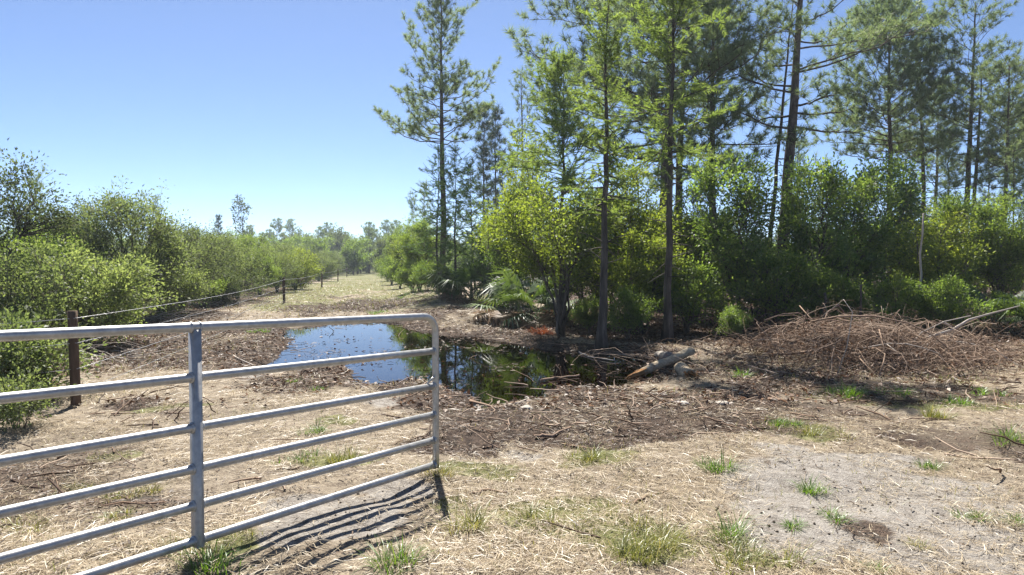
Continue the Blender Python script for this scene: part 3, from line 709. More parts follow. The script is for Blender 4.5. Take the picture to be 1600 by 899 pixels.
put(p_mid, 'pine_tree', 'pine beyond the broad round crown, only its lower branches clear', 'tree', 1460, 42, .85, 1.2)
put(p_sap, 'pine_sapling', 'small pine sapling against the sky right of the thick leaning pine', 'tree', 1241, 27)
put(p_sap, 'pine_sapling', 'small pine sapling under the left side of the broad round crown', 'tree', 1283, 29, .92, 2.0)

# ------------------------------------------------------------------ cypresses
cy1 = cypress_meshes('cypress', 201, 7.2, .09, .36, lambda q: .62 * (1 - q) ** .5 + .15, 84, .30, (.012, 0), dead=30, dens=11, el=(0, 50))
put(cy1, 'cypress_tree', 'slim feathery cypress with flared base at the edge of the puddle', 'tree', 940, 13.9)
cy2 = cypress_meshes('cypress_wide', 202, 8.9, .09, .44, lambda q: 2.0 * (1 - .5 * q) * (.65 + .35 * math.sin(q * 17)), 78, .42, (.006, 0), dead=46, dens=11, el=(5, 45))
put(cy2, 'cypress_tree', 'pale bare-trunked cypress with feathery plumes high up, right of the slim one', 'tree', 1043, 14.9)
cy3 = cypress_meshes('cypress_bushy', 203, 6.2, .07, .36, lambda q: 1.45 * math.sin(PI * (.22 + q * .74)), 105, .36, (0, 0), dead=4, dens=11, el=(5, 55))
put(cy3, 'cypress_tree', 'bushy bright green young cypress just left of the slim cypress', 'tree', 880, 18.6, 1.12)
cy4 = cypress_meshes('cypress_sapling', 204, 6.6, .06, .15, lambda q: 1.5 * (1 - q) ** .7 + .15, 80, .42, (0, 0), 'cypress_soft', 8, 6)
put(cy4, 'cypress_sapling', 'soft green cypress sapling against the tall lone pine trunk', 'tree', 683, 31.5, .98)
put(cy4, 'cypress_sapling', 'soft green cypress sapling just right of the tall lone pine trunk', 'tree', 712, 30, .95, 1.3)
put(cy4, 'cypress_sapling', 'soft green cypress sapling behind the palmetto clump by the track', 'tree', 738, 31, .90, 2.9)

# ------------------------------------------------------------------ broadleaf shrubs and understorey
s_bright = shrub_meshes('bright_shrub', 301, 3.55, 1.85, 9, 600, 22, .08, 'leaf_bright', .33, lean=(-.16, 0), r0=.045, nbr=70)
put(s_bright, 'willow_shrub', 'bright yellow-green many-stemmed shrub leaning over the puddle', 'shrub', 878, 15.7, tn='stems', cn='leaves')
s_yel = shrub_meshes('yellow_tree', 302, 7.0, 1.35, 1, 420, 22, .11, 'leaf_bright', .30, bark='grey_bark', r0=.07)
put(s_yel, 'sweetgum_tree', 'yellow-green leafy tree rising behind the bright shrub', 'tree', 828, 27, tn='trunk', cn='leaves')
s_mid = shrub_meshes('mid_tree', 303, 4.7, 1.4, 4, 680, 24, .09, 'leaf_mid', .04, r0=.05, nbr=60)
s_dark = shrub_meshes('dark_tree', 304, 4.9, 1.25, 3, 450, 20, .105, 'leaf_dark', .06, r0=.05, nbr=60)
s_low = shrub_meshes('low_bush', 305, 1.9, 1.15, 8, 420, 22, .075, 'leaf_mid', .08, r0=.022)
s_lite = shrub_meshes('light_bush', 306, 3.2, 1.25, 5, 480, 22, .085, 'leaf_bright', .12, r0=.03)
s_lite2 = shrub_meshes('fresh_tree', 307, 4.7, 1.4, 4, 560, 22, .09, 'leaf_bright', .06, r0=.05, nbr=60)
def T(ms, name, label, px, Y, sc=1.0, rz=0.0, cat='shrub', sz=None, mat=None): return put(ms, name, label, cat, px, Y, sc, rz, None, sz, tn='stems', cn='leaves', mat=mat)
T(s_lite2, 'leafy_tree', 'fresh green leafy tree filling the gap between the two tall cypresses', 985, 18.2, 1.0, .3, 'tree')
T(s_lite, 'leafy_shrub', 'light green shrub behind the slim cypress trunk', 925, 19.2, 1.15, 1.2)
T(s_lite2, 'leafy_tree', 'fresh green leafy tree just right of the pale cypress trunk', 1085, 20.6, .95, 2.1, 'tree')
T(s_lite, 'leafy_shrub', 'light green shrub at head height between the two tall cypresses', 1005, 16.6, .85, 4.0)
T(s_dark, 'bay_tree', 'dark glossy bay tree left of the thick leaning pine', 1152, 17.6, 1.0, .8, 'tree')
T(s_dark, 'bay_tree', 'dark glossy bay tree right at the foot of the thick leaning pine', 1268, 18.0, .98, 2.4, 'tree')
T(s_dark, 'bay_tree', 'dark glossy bay tree behind the left half of the brush pile', 1325, 19.2, .94, 4.4, 'tree')
T(s_dark, 'bay_tree', 'tall dark bay tree under the broad round pine crown', 1385, 21.0, 1.12, 5.6, 'tree')
T(s_lite, 'leafy_shrub', 'light yellow-green shrub behind the right half of the brush pile', 1452, 18.4, 1.02, 5.1)
T(s_mid, 'leafy_tree', 'mid-green leafy tree behind the light shrub near the right edge', 1492, 22.0, .92, 3.4, 'tree')
T(s_mid, 'leafy_tree', 'mid-green leafy tree behind the palmettos at the right edge', 1566, 21.5, .90, 1.4, 'tree')
T(s_low, 'leafy_bush', 'low mid-green bush in front of the dark bay trees, left of the brush pile', 1215, 16.4, 1.1, 2.0)
T(s_low, 'leafy_bush', 'small bush standing by itself on the leaf litter right of the logs', 1146, 15.4, .42, .6, mat='leaf_dark')
T(s_low, 'leafy_bush', 'low bush in the shade behind the pale cypress trunk', 1075, 16.6, .95, 3.0)
T(s_low, 'leafy_bush', 'low green bush on the ground between the two tall cypresses', 982, 15.0, .62, 1.0)
T(s_low, 'leafy_bush', 'low green bush at the right of the bright shrub stems', 922, 16.8, .5, 5.0)
T(s_low, 'leafy_bush', 'low bush behind the brush pile below the light shrub', 1478, 15.6, .75, 4.2)
T(s_low, 'leafy_bush', 'low shaded bush right behind the peak of the brush pile', 1400, 15.8, .75, 2.9)
T(s_low, 'leafy_bush', 'low bush behind the left shoulder of the brush pile', 1300, 15.8, .8, 1.7)
T(s_lite, 'leafy_shrub', 'light shrub low between the slimmer pine and the bay tree', 1180, 21.5, .85, .4)
T(s_mid, 'leafy_tree', 'mid-green tree behind the bright shrub, left of the bushy young cypress', 800, 22.5, .78, 4.9, 'tree')
T(s_dark, 'bay_tree', 'shaded bay tree behind the palmettos by the track', 770, 25.5, .8, 3.9, 'tree')
T(s_dark, 'bay_tree', 'bay tree deep in the woods between the slim and pale cypresses', 955, 23.0, .95, 1.9, 'tree')
for i, (px, Y, sc, k) in enumerate([(860, 27, .8, 0), (905, 29, .9, 1), (1020, 26, .85, 1), (1060, 29, .9, 0), (1125, 27, .9, 0), (1165, 31, .62, 1), (1225, 30, .62, 0), (1285, 27, .72, 1),
                                    (1345, 28, .8, 0), (1425, 29, .82, 1), (1480, 31, .68, 0), (1530, 28, .62, 1), (1590, 29, .7, 0), (1640, 24, .8, 1), (1700, 22, .85, 0)]):
    put((s_mid, s_dark)[k], 'understorey_tree', 'leafy understorey tree deep in the woods behind the pine trunks', 'tree', px, Y, sc, i * 1.7, 'understorey trees deep in the right-hand woods', tn='stems', cn='leaves')
# right side of the track
T(s_mid, 'leafy_tree', 'bright leafy bush on the right of the track beside the lone fence post', 655, 37, .92, .7, 'shrub')
T(s_lite, 'leafy_shrub', 'light bush behind the lone fence post on the right of the track', 640, 45, 1.1, 2.2)
put(p_sap, 'pine_tree', 'dark bushy pine above the bushes on the right of the track', 'tree', 662, 50, 1.10, 1.0)
put(p_sap, 'pine_tree', 'bushy pine farther along the right of the track, left of the darkest one', 'tree', 645, 58, 1.10, 2.0)
T(s_mid, 'leafy_tree', 'leafy tree where the right-hand woods meet the far treeline', 620, 66, 1.05, 2.8, 'tree')
T(s_dark, 'bay_tree', 'dark tree beyond the lone fence post on the right of the track', 637, 62, 1.15, 2.4, 'tree')

for lab, px, Y, sc in (('low bush at the foot of the bright leafy bush right of the track', 645, 35.5, .9), ('low bush in front of the lone fence post bushes', 625, 44, 1.0), ('low bush farther along the right side of the track', 612, 54, 1.2), ('low bush at the far right bend of the track', 606, 66, 1.3), ('low bush between the lone pine trunk and the track', 668, 33.5, .8)):
    T(s_low, 'leafy_bush', lab, px, Y, sc, px * .7, mat='leaf_mid')
# left-hand thicket
s_ol1 = shrub_meshes('olive_shrub', 311, 3.9, 2.1, 9, 720, 26, .09, 'leaf_olive', .06, r0=.04, nbr=70)
s_ol2 = shrub_meshes('olive_bush', 312, 2.3, 1.5, 9, 560, 26, .075, 'leaf_olive', -.06, r0=.03, nbr=60)
s_gry = shrub_meshes('grey_tree', 313, 4.1, 1.45, 2, 260, 22, .075, 'leaf_grey', .38, r0=.05, lump=.75, nbr=40)
s_twg = shrub_meshes('twiggy_shrub', 314, 3.0, 1.7, 10, 520, 15, .085, 'leaf_olive', -.02, bark='grey_bark', r0=.03, nbr=80)
T(s_ol2, 'leafy_bush', 'light green rounded bush at the front of the thicket behind the nearest post', 128, 14.2, .98, .5, mat='leaf_pale')
T(s_ol1, 'leafy_shrub', 'biggest olive-green shrub of the left thicket', 208, 20.5, 1.0, 1.0)
T(s_ol1, 'leafy_shrub', 'olive-green shrub left of the biggest one, behind the rounded bush', 95, 19.0, .80, 3.1, mat='leaf_grey')
T(s_gry, 'leafy_tree', 'sparse dark-leaved tree at the left edge of the picture', 8, 14.0, 1.0, .3, 'tree')
T(s_gry, 'leafy_tree', 'sparse grey-green treetop showing above the left thicket', 128, 22.5, 1.0, 2.2, 'tree')
T(s_twg, 'leafy_shrub', 'twiggy olive shrub right of the biggest one in the left thicket', 282, 23.5, 1.1, 2.0, mat='leaf_grey')
T(s_ol1, 'leafy_shrub', 'olive shrub in the middle of the left thicket beyond the second post', 335, 29, .76, 4.2)
T(s_twg, 'leafy_shrub', 'grey twiggy shrub just left of the second fence post', 372, 31, 1.0, 5.0)
T(s_ol1, 'leafy_shrub', 'olive shrub behind the second fence post', 405, 37, .66, .2, mat='leaf_mid')
T(s_ol2, 'leafy_bush', 'bright rounded bush between the second and third fence posts', 462, 44, 1.2, 2.0, mat='leaf_bright')
T(s_twg, 'leafy_shrub', 'twiggy shrub right behind the second fence post', 432, 40, 1.0, 1.4)
T(s_ol1, 'leafy_shrub', 'olive shrub beyond the third fence post', 478, 58, .74, 2.9, mat='leaf_grey')
T(s_ol2, 'leafy_bush', 'bright green bush beside the fourth fence post', 497, 66, 1.2, .9)
T(s_ol2, 'leafy_bush', 'light bush low at the left edge behind the gate rails', 20, 12.2, .95, 2.9)
T(s_ol2, 'leafy_bush', 'low bush at the foot of the biggest olive shrub', 170, 17.4, .72, 4.0, mat='leaf_mid')
T(s_low, 'leafy_bush', 'small leafy bush at the foot of the twiggy shrub, left thicket', 320, 26.2, .75, 1.5)
for i, (px, Y, sc, lab) in enumerate([(55, 16.5, 1.15, 'mid-height bush between the left edge and the rounded bush'), (255, 21.5, .85, 'low bush between the biggest olive shrub and the twiggy one'),
        (300, 33, 1.5, 'bush behind the twiggy olive shrub'), (350, 27.5, .7, 'small bush at the front of the thicket left of the second post'), (388, 43, 1.5, 'bush far back in the thicket under the lone thin tree'),
        (425, 52, 1.4, 'bush behind the wire left of the third post'), (448, 60, 1.5, 'bush far along the thicket left of the third post'), (510, 75, 1.3, 'far bush beside the last fence posts')]):
    T(s_ol2 if i % 2 else s_ol1, 'leafy_bush', lab, px, Y, sc * (.62 if i % 2 == 0 else 1), i * 1.3, mat=('leaf_mid', 'leaf_pale', 'leaf_olive', 'leaf_grey')[i % 4])
s_weed = shrub_meshes('weedy_bush', 315, .95, .75, 9, 190, 16, .06, 'leaf_olive', .04, r0=.010, nbr=30)
T(s_weed, 'leafy_bush', 'bright weedy bush around the foot of the nearest fence post', 55, 8.3, 1.0, .0)
T(s_weed, 'leafy_bush', 'bright weedy bush at the left edge behind the second gate rail', 0, 8.0, 1.15, 2.0)
T(s_weed, 'leafy_bush', 'leafy weed clump at the left edge between the second and third gate rails', 22, 6.9, .62, 4.0)
T(s_weed, 'leafy_bush', 'dark weedy patch under the thicket left of the nearest post', -30, 9.8, 1.2, 1.0)
put(p_sap, 'pine_sapling', 'small pine top poking out behind the left thicket near the left edge', 'tree', 58, 30, .86, .4)
put(p_up, 'pine_tree', 'rounded pine top just behind the biggest olive shrub', 'tree', 246, 46, .44, 1.4)
put(p_young, 'pine_tree', 'little dark pine behind the thicket left of the lone thin tree', 'tree', 344, 52, .46, 2.2)
lone = shrub_meshes('lone_sapling', 316, 8.0, .9, 1, 60, 9, .22, 'leaf_grey', .45, bark='grey_bark', r0=.05, nbr=24, lump=.3)
T(lone, 'bare_tree', 'lone thin sparse tree sticking out above the left thicket', 378, 62, 1.0, .0, 'tree')

# far treeline: trees one by one
rng = np.random.default_rng(77)
far_b = shrub_meshes('far_tree', 321, 7.5, 3.2, 2, 340, 18, .30, 'leaf_mid', -.10, r0=.10, tw_r=.6, lump=.6)
far_d = shrub_meshes('far_tree_dark', 323, 8.5, 2.6, 2, 340, 18, .30, 'leaf_grey', -.05, r0=.10, tw_r=.6, lump=.6)
far_p = pine_meshes('far_pine', 322, 12.5, .14, .45, prof_round(2.5), 34, (0, 0), .42, 14, .045, up=(5, 55), dead=2)
FAR = []
for px in np.concatenate([np.arange(-160, 280, 10.0), np.arange(280, 720, 5.0), np.arange(720, 1780, 11.0)]):
    Y = rng.uniform(95, 170) if 300 < px < 700 else rng.uniform(70, 130)
    FAR.append((px + rng.uniform(-6, 6), Y))
for i, (px, Y) in enumerate(FAR):
    k = rng.random(); s = rng.uniform(.75, 1.12)
    ms = far_b if k < .45 else (far_d if k < .72 else far_p)
    s *= Y / 135.0
    if ms is far_p: s *= .72
    put(ms, 'distant_tree', 'distant pine rising from the far treeline' if ms is far_p else ('distant grey-green tree in the far treeline' if ms is far_d else 'distant mid-green leafy tree in the far treeline'), 'tree', px, Y, s, rng.random() * 6.28,
        'distant pines in the far treeline' if ms is far_p else ('distant grey-green trees in the far treeline' if ms is far_d else 'distant leafy trees in the far treeline'))

# ------------------------------------------------------------------ saw palmettos: each frond a part
def frond_mesh(name, seed, mat, droop=.25, nb=22, L=.55, stalk=.55):
    rng = np.random.default_rng(seed); mb = MB()
    hub = np.array([0, stalk * .72, stalk * .69])
    mb.add(*tubes(bez(np.zeros(3), np.array([0, stalk * .3, stalk * .45]), hub, 4), np.array([.009, .008, .007, .006]), 3, False))
    fw = norm(np.array([0, .85, .5])); sx = np.array([1., 0, 0]); up = np.cross(sx, fw)
    for a in np.linspace(-2.0, 2.0, nb):
        d = fw * math.cos(a) + sx * math.sin(a); l = L * (1 - .22 * abs(a) / 2) * rng.uniform(.9, 1.08)
        s = np.cross(up, d); w = .018
        m1 = hub + d * l * .5 + up * .03; tip = hub + d * l - np.array([0, 0, droop * l * rng.uniform(.6, 1.4)]) + rng.normal(0, .02, 3)
        mb.add([hub - s * .004, hub + s * .004, m1 + s * w + up * .008, m1 - s * w + up * .008, tip, m1], [(0, 1, 2, 3)], [(3, 2, 4)])
    return mb.mesh(name, M[mat])
fr_live = [frond_mesh('palmetto_frond', k, 'frond', .18 + .12 * k) for k in range(3)]
fr_dead = frond_mesh('dead_palmetto_frond', 9, 'frond_dead', .6)
def palmetto(label, px, Y, n, sc, seed, dead=0, spread=1.0):
    x = X_at(px, Y); rng = np.random.default_rng(seed)
    r = thing('saw_palmetto', label, 'palmetto', (x, Y, gz(x, Y) - .02), 0, 'saw palmettos under the trees')
    for i in range(n + dead):
        dd = i >= n; az = i * 2.4 + rng.normal(0, .4); off = rng.uniform(.05, .55) * spread
        tilt = rng.uniform(-.55, .5) if not dd else rng.uniform(.7, 1.1)
        o = obj('frond' if not dd else 'dead_frond', fr_live[i % 3] if not dd else fr_dead, r,
                (math.sin(-az) * off * -1 * -1, math.cos(az) * off, rng.uniform(0, .35) if not dd else .3), (-tilt, rng.normal(0, .15), az), (sc * rng.uniform(.8, 1.2),) * 3)
palmetto('clump of saw palmetto fans beside the tall lone pine by the track', 745, 27.0, 46, 1.75, 1, 6, 2.0)
palmetto('saw palmetto right of the track above its drooping dead fans', 822, 19.6, 26, 1.35, 2, 18, 1.2)
palmetto('saw palmetto fans at the far right behind the bleached branch', 1565, 16.4, 24, 1.15, 3, 3, 2.0)
palmetto('saw palmetto cut by the right edge of the picture', 1625, 16.8, 22, 1.2, 4, 2, 1.8)
palmetto('small saw palmetto behind the brush pile peak', 1355, 15.4, 12, .7, 5, 2, .6)

# ------------------------------------------------------------------ rust-red dead tuft, dead stubs
def tuft_mesh(name, seed, n, r, h, mat, wd=.006, bend=.5, lay=.6):
    rng = np.random.default_rng(seed)
    a = rng.random(n) * TAU; rr = r * rng.random(n) ** .7
    nc_ = int(rng.integers(3, 7)); sc_ = rng.normal(0, .42 * r, (nc_, 2)); pk = rng.integers(0, nc_, n)
    pos = np.stack([np.cos(a) * rr * .4 + sc_[pk, 0], np.sin(a) * rr * .4 + sc_[pk, 1], np.full(n, -.01)], 1)
    d = norm(np.stack([np.cos(a) * lay * (rr / r + .15) + rng.normal(0, .22, n), np.sin(a) * lay * (rr / r + .15) + rng.normal(0, .22, n), np.ones(n)], 1))
    ln = h * rng.uniform(.3, 1.15, n) * (.7 + .6 * rng.random(nc_)[pk])
    return MB().add(*blades(pos, d, ln, wd * rng.uniform(.7, 1.2, n), bend * rng.uniform(.3, 1.2, n), rng)).mesh(name, M[mat])
g = ground_pt(848, 524)
tag(obj('dead_fern', tuft_mesh('dead_fern', 31, 320, .40, .34, 'rust_fern', .016, .7, 1.0), None, (g[0], g[1], gz(g[0], g[1]))), 'rust-red tuft of dead needles at the left of the shrub base by the puddle', 'dead plant')
def stub(name, label, px, Y, h, r, mat, lean=(0, 0)):
    x = X_at(px, Y); n = 7; t = np.linspace(0, 1, n); rg = np.random.default_rng(int(px))
    P = np.stack([lean[0] * t * h + rg.normal(0, .012, n), lean[1] * t * h + rg.normal(0, .012, n), t * h], 1)
    tag(obj(name, MB().add(*tubes(P, np.linspace(r, r * .6, n), 8)).mesh(name, M[mat], True), None, (x, Y, gz(x, Y) - .03)), label, 'dead trunk')
stub('dead_snag', 'short weathered upright stick standing behind the brush pile', 1343, 14.8, 1.25, .035, 'grey_bark', (.03, 0))
stub('dead_snag', 'pale slender bare trunk behind the right half of the brush pile', 1437, 16.2, 2.8, .03, 'bleached', (.02, 0))
stub('dead_snag', 'short broken stub behind the left end of the brush pile', 1290, 15.2, 1.05, .05, 'grey_bark', (.0, 0))

# ------------------------------------------------------------------ brush pile
def build_pile():
    rng = np.random.default_rng(400)
    c = np.array([X_at(1385, 12.3), 12.3]); base = gz(*c)
    root = thing('brush_pile', 'heap of tangled dry brown brushwood at the edge of the woods', 'brush pile', (c[0], c[1], base))
    def top(x, y):
        r = np.sqrt((x / 2.35) ** 2 + (y / 1.55) ** 2)
        r = r * (1 + .25 * np.tanh(x)); return .66 * np.exp(-(r * 1.1) ** 2 * 1.0) * (.35 + 1.0 * vnoise(x * 1.6 + 9, y * 1.3, 5)) + .04
    def mk(n, lo, hi, rlo, rhi, sx=1.0):
        x = rng.normal(.05, .98 * sx, n); y = rng.normal(0, .78, n)
        x = np.where(rng.random(n) < .18, x * 1.9 - .8, x)
        z = top(x, y) * rng.random(n) ** .55
        az = rng.random(n) * TAU; L = rng.uniform(lo, hi, n); el = rng.normal(.05, .38, n)
        d = np.stack([np.cos(az) * np.cos(el), np.sin(az) * np.cos(el), np.sin(el)], 1)
        p0 = np.stack([x, y, z], 1) - d * L[:, None] * .5; p2 = p0 + d * L[:, None]
        mid = (p0 + p2) / 2 + rng.normal(0, 1, (n, 3)) * np.where(rng.random((n, 1)) < .4, .38, .18) * L[:, None] + np.array([0, 0, .07]) * L[:, None]
        p0[:, 2] -= .10 * L; p2[:, 2] -= .10 * L
        t = np.linspace(0, 1, 6)[None, :, None]
        P = (1 - t) ** 2 * p0[:, None] + 2 * t * (1 - t) * mid[:, None] + t * t * p2[:, None]
        P[:, 1:-1] += rng.normal(0, .018, (n, 4, 3)); P[..., 2] = np.maximum(P[..., 2], .01)
        r = rng.uniform(rlo, rhi, n)[:, None] * np.linspace(1, .4, 6)[None]
        return P, r
    P, r = mk(3200, .35, 1.5, .0028, .0065)
    tag(obj('twig_tangle', MB().add(*tubes(P, r, 3, False)).mesh('twig_tangle', M['dry_twig'], True), root), kind='stuff')
    P, r = mk(150, .8, 2.3, .006, .013, .95)
    for i in range(len(P)):
        o = obj('branch', MB().add(*tubes(P[i], r[i], 5)).mesh('branch', M['dry_twig'] if i % 9 else M['bleached'], True), root)
    P, r = mk(14, 1.2, 2.4, .02, .032, .8)
    for i in range(len(P)): obj('thick_branch', MB().add(*tubes(P[i], r[i], 7)).mesh('thick_branch', M['brown_stem' if i % 2 else 'dry_twig'], True), root)
    x = rng.normal(0, 1.3, 2600); y = rng.normal(0, .8, 2600); z = top(x, y) * rng.random(2600) ** .6
    nn = norm(rng.normal(size=(2600, 3))); d = norm(rng.normal(size=(2600, 3)))
    v, q = leaves(np.stack([x, y, z], 1), d, nn, rng.uniform(.05, .11, 2600), rng.uniform(.02, .045, 2600))
    tag(obj('dead_leaves', MB().add(v, q).mesh('dead_leaves', M['litter']), root), kind='stuff')
    def W(px, py, Y): return np.array([X_at(px, Y) - c[0], Y - c[1], Z_at(py, Y) - base])
    # long arched branch over the front
    pts = [W(1268, 503, 11.9), W(1310, 495, 11.4), W(1365, 494, 11.1), W(1420, 505, 10.9), W(1460, 525, 10.7), W(1492, 552, 10.6)]
    obj('arched_branch', MB().add(*tubes(np.array(pts), np.linspace(.017, .008, 6), 6)).mesh('arched_branch', M['dry_twig'], True), root)
    pts = [W(1450, 528, 11.8), W(1490, 516, 12.0), W(1515, 500, 12.2), W(1550, 490, 12.4), W(1595, 478, 12.7)]
    b = obj('bleached_branch', MB().add(*tubes(np.array(pts), np.array([.022, .026, .02, .015, .008]), 7)).mesh('bleached_branch', M['bleached'], True), root)
    b['label'] = 'pale bleached bare branch sticking out to the right'
    f = np.array([W(1493, 516, 12.0), W(1483, 508, 12.0), W(1474, 503, 12.0)])
    obj('bleached_branch_fork', MB().add(*tubes(f, np.array([.02, .017, .013]), 6)).mesh('bleached_branch_fork', M['bleached'], True), b)
    for k, pts in enumerate([[W(1345, 560, 10.9), W(1362, 578, 10.6), W(1380, 592, 10.4)], [W(1250, 478, 12.6), W(1265, 495, 12.2), W(1285, 515, 11.8)], [W(1375, 515, 11.2), W(1382, 540, 10.9), W(1385, 560, 10.7)],
                             [W(1260, 535, 11.2), W(1285, 525, 11.2), W(1310, 518, 11.3)], [W(1560, 545, 11.5), W(1570, 560, 11.3), W(1572, 580, 11.2)], [W(1490, 570, 10.8), W(1500, 582, 10.7), W(1508, 596, 10.5)]]):
        obj('branch', MB().add(*tubes(np.array(pts), np.array([.009, .008, .005]), 5)).mesh('branch', M['dry_twig'], True), root)
build_pile()

# ------------------------------------------------------------------ logs and sticks
def log(name, label, A, B, ra, rb, mat, torn_a=False, torn_b=False, seed=0):
    rng = np.random.default_rng(seed); A = np.array(A); B = np.array(B); n = 10; t = np.linspace(0, 1, n)[:, None]
    c = (A + B) / 2; P = A + (B - A) * t; P[1:-1] += rng.normal(0, .008, (n - 2, 3)); P = P - c
    root = thing(name, label, 'log', tuple(c))
    r = np.linspace(ra, rb, n) * (1 + rng.normal(0, .015, n))
    V, q, tt = tubes(P, r, 14); V = np.asarray(V); V[:n * 14] += rng.normal(0, .004, (n * 14, 3))
    obj('trunk', MB().add(V, q, tt).mesh('trunk', M[mat], True), root)
    L = norm(B - A)
    for flag, end, d, rr in ((torn_a, P[0], -L, ra), (torn_b, P[-1], L, rb)):
        if not flag: continue
        k = 46; a = rng.random(k) * TAU; s = norm(np.cross(d, [0, 0, 1.])); u = np.cross(s, d); rad = rr * .85 * np.sqrt(rng.random(k))
        st = end - d * .06 + s * (np.cos(a) * rad)[:, None] + u * (np.sin(a) * rad)[:, None]
        en = st + d * rng.uniform(.08, .06 + .22 * (2 if flag == 2 else 1), k)[:, None] + rng.normal(0, .015, (k, 3))
        obj('torn_end', MB().add(*tubes(np.stack([st, (st + en) / 2, en], 1), np.tile(np.array([.022, .018, .005]) * rr / .09, (k, 1)), 4)).mesh('torn_end', M['raw_wood']), root)
def W3(px, py, Y, dz=0): return (X_at(px, Y), Y, Z_at(py, Y) + dz)
log('log', 'long peeled pale log slanting out of the puddle with a torn orange end', W3(1005, 582, 10.95), W3(1082, 549, 11.7), .062, .07, 'log_bark', 2, False, 1)
log('log', 'short cut log with broken orange end facing the camera', W3(1064, 575, 10.9), W3(1080, 589, 10.15), .095, .10, 'log_bark', False, 1, 2)
log('log', 'grey log end sticking up behind the long peeled log', W3(1030, 556, 12.9), W3(1046, 559, 12.05), .09, .095, 'log_grey', False, False, 3)

def stick(label, pts, r, mat='dry_twig', lift=.0):
    """pts: photo positions of its ends and bends, laid on the ground"""
    P = []
    for px, py in pts:
        g = ground_pt(px, py, .03); P.append([g[0], g[1], max(gz(g[0], g[1]), WATER_Z) + r + .004 + lift])
    P = np.array(P); n = 9; s = np.linspace(0, len(P) - 1, n)
    Q = np.stack([np.interp(s, np.arange(len(P)), P[:, k]) for k in range(3)], 1)
    rg = np.random.default_rng(int(pts[0][0] * 7 + pts[0][1])); Q[1:-1] += rg.normal(0, .012, (n - 2, 3)) * [1, 1, .4]
    c = Q[n // 2].copy()
    tag(obj('stick', MB().add(*tubes(Q - c, np.linspace(r, r * .55, n), 6)).mesh('stick', M[mat], True), None, tuple(c)), label, 'stick', 'sticks lying on the ground')
stick('brown stick lying on the mulch right of the gate end', [(735, 620), (775, 640), (810, 622)], .018)
stick('pale stick along the left bank of the puddle, seen over the second rail', [(365, 558), (395, 572), (415, 592)], .016, 'bleached')
stick('long pale stick on the ground behind the nearest post', [(215, 556), (195, 557), (170, 555)], .014, 'bleached')
stick('curved stick on the ground left of the gate upright', [(250, 552), (275, 548), (296, 541)], .014)
stick('reddish branch piece on the mulch below the puddle', [(835, 684), (860, 682), (892, 672)], .020)
stick('pale broken stick on the mulch in front of the puddle', [(805, 630), (822, 618), (832, 612)], .015, 'bleached')
stick('dark twig on the straw right of the gate shadow', [(735, 772), (760, 764), (792, 770)], .012)
stick('short pale stick in the mulch left of the logs', [(1010, 618), (1030, 619), (1042, 621)], .014, 'bleached')
stick('thin stick on the sand right of the green tuft', [(985, 790), (1010, 778), (1045, 768)], .010)
stick('dark branch floating in the middle of the puddle', [(845, 588), (868, 584), (905, 580)], .02)
stick('pale stick floating near the right part of the puddle', [(905, 545), (925, 553), (960, 558)], .016, 'bleached')
stick('pale twig poking from the bank above the puddle', [(752, 520), (766, 512), (780, 500)], .016, 'bleached')
stick('long thin twig in the litter left of the brush pile', [(1115, 546), (1150, 556), (1190, 566)], .012)

def lump(name, label, px, py, r, seed, mat='stone', flat=.6):
    import bmesh
    bm = bmesh.new(); bmesh.ops.create_icosphere(bm, subdivisions=3, radius=r); rg = np.random.default_rng(seed); of = rg.random(3) * 50
    for v in bm.verts:
        n = fbm(np.array([v.co.x / r * 1.6 + of[0] + v.co.z / r]), np.array([v.co.y / r * 1.6 + of[1] - v.co.z / r]), seed, 3)[0]
        v.co *= .35 + 1.3 * n; v.co.z *= flat
    m = bpy.data.meshes.new(name); bm.to_mesh(m); bm.free(); m.materials.append(M[mat])
    for p in m.polygons: p.use_smooth = True
    g = ground_pt(px, py); tag(obj(name, m, None, (g[0], g[1], gz(g[0], g[1]) + r * flat * .35)), label, 'stone', 'pale lumps on the mulch')
lump('pale_stone', 'pale lump on the mulch in front of the short log', 1068, 640, .055, 1, 'stone', .45)
lump('pale_stone', 'pale chunk in the mulch below the puddle, left of centre', 823, 643, .06, 2, 'stone', .4)
lump('pale_stone', 'small white chunk on the mulch right below the middle of the puddle', 952, 678, .035, 3, 'stone', .45)
lump('pale_stone', 'pale flat chunk on the straw left of the brush pile front', 1128, 642, .06, 4, 'stone', .4)

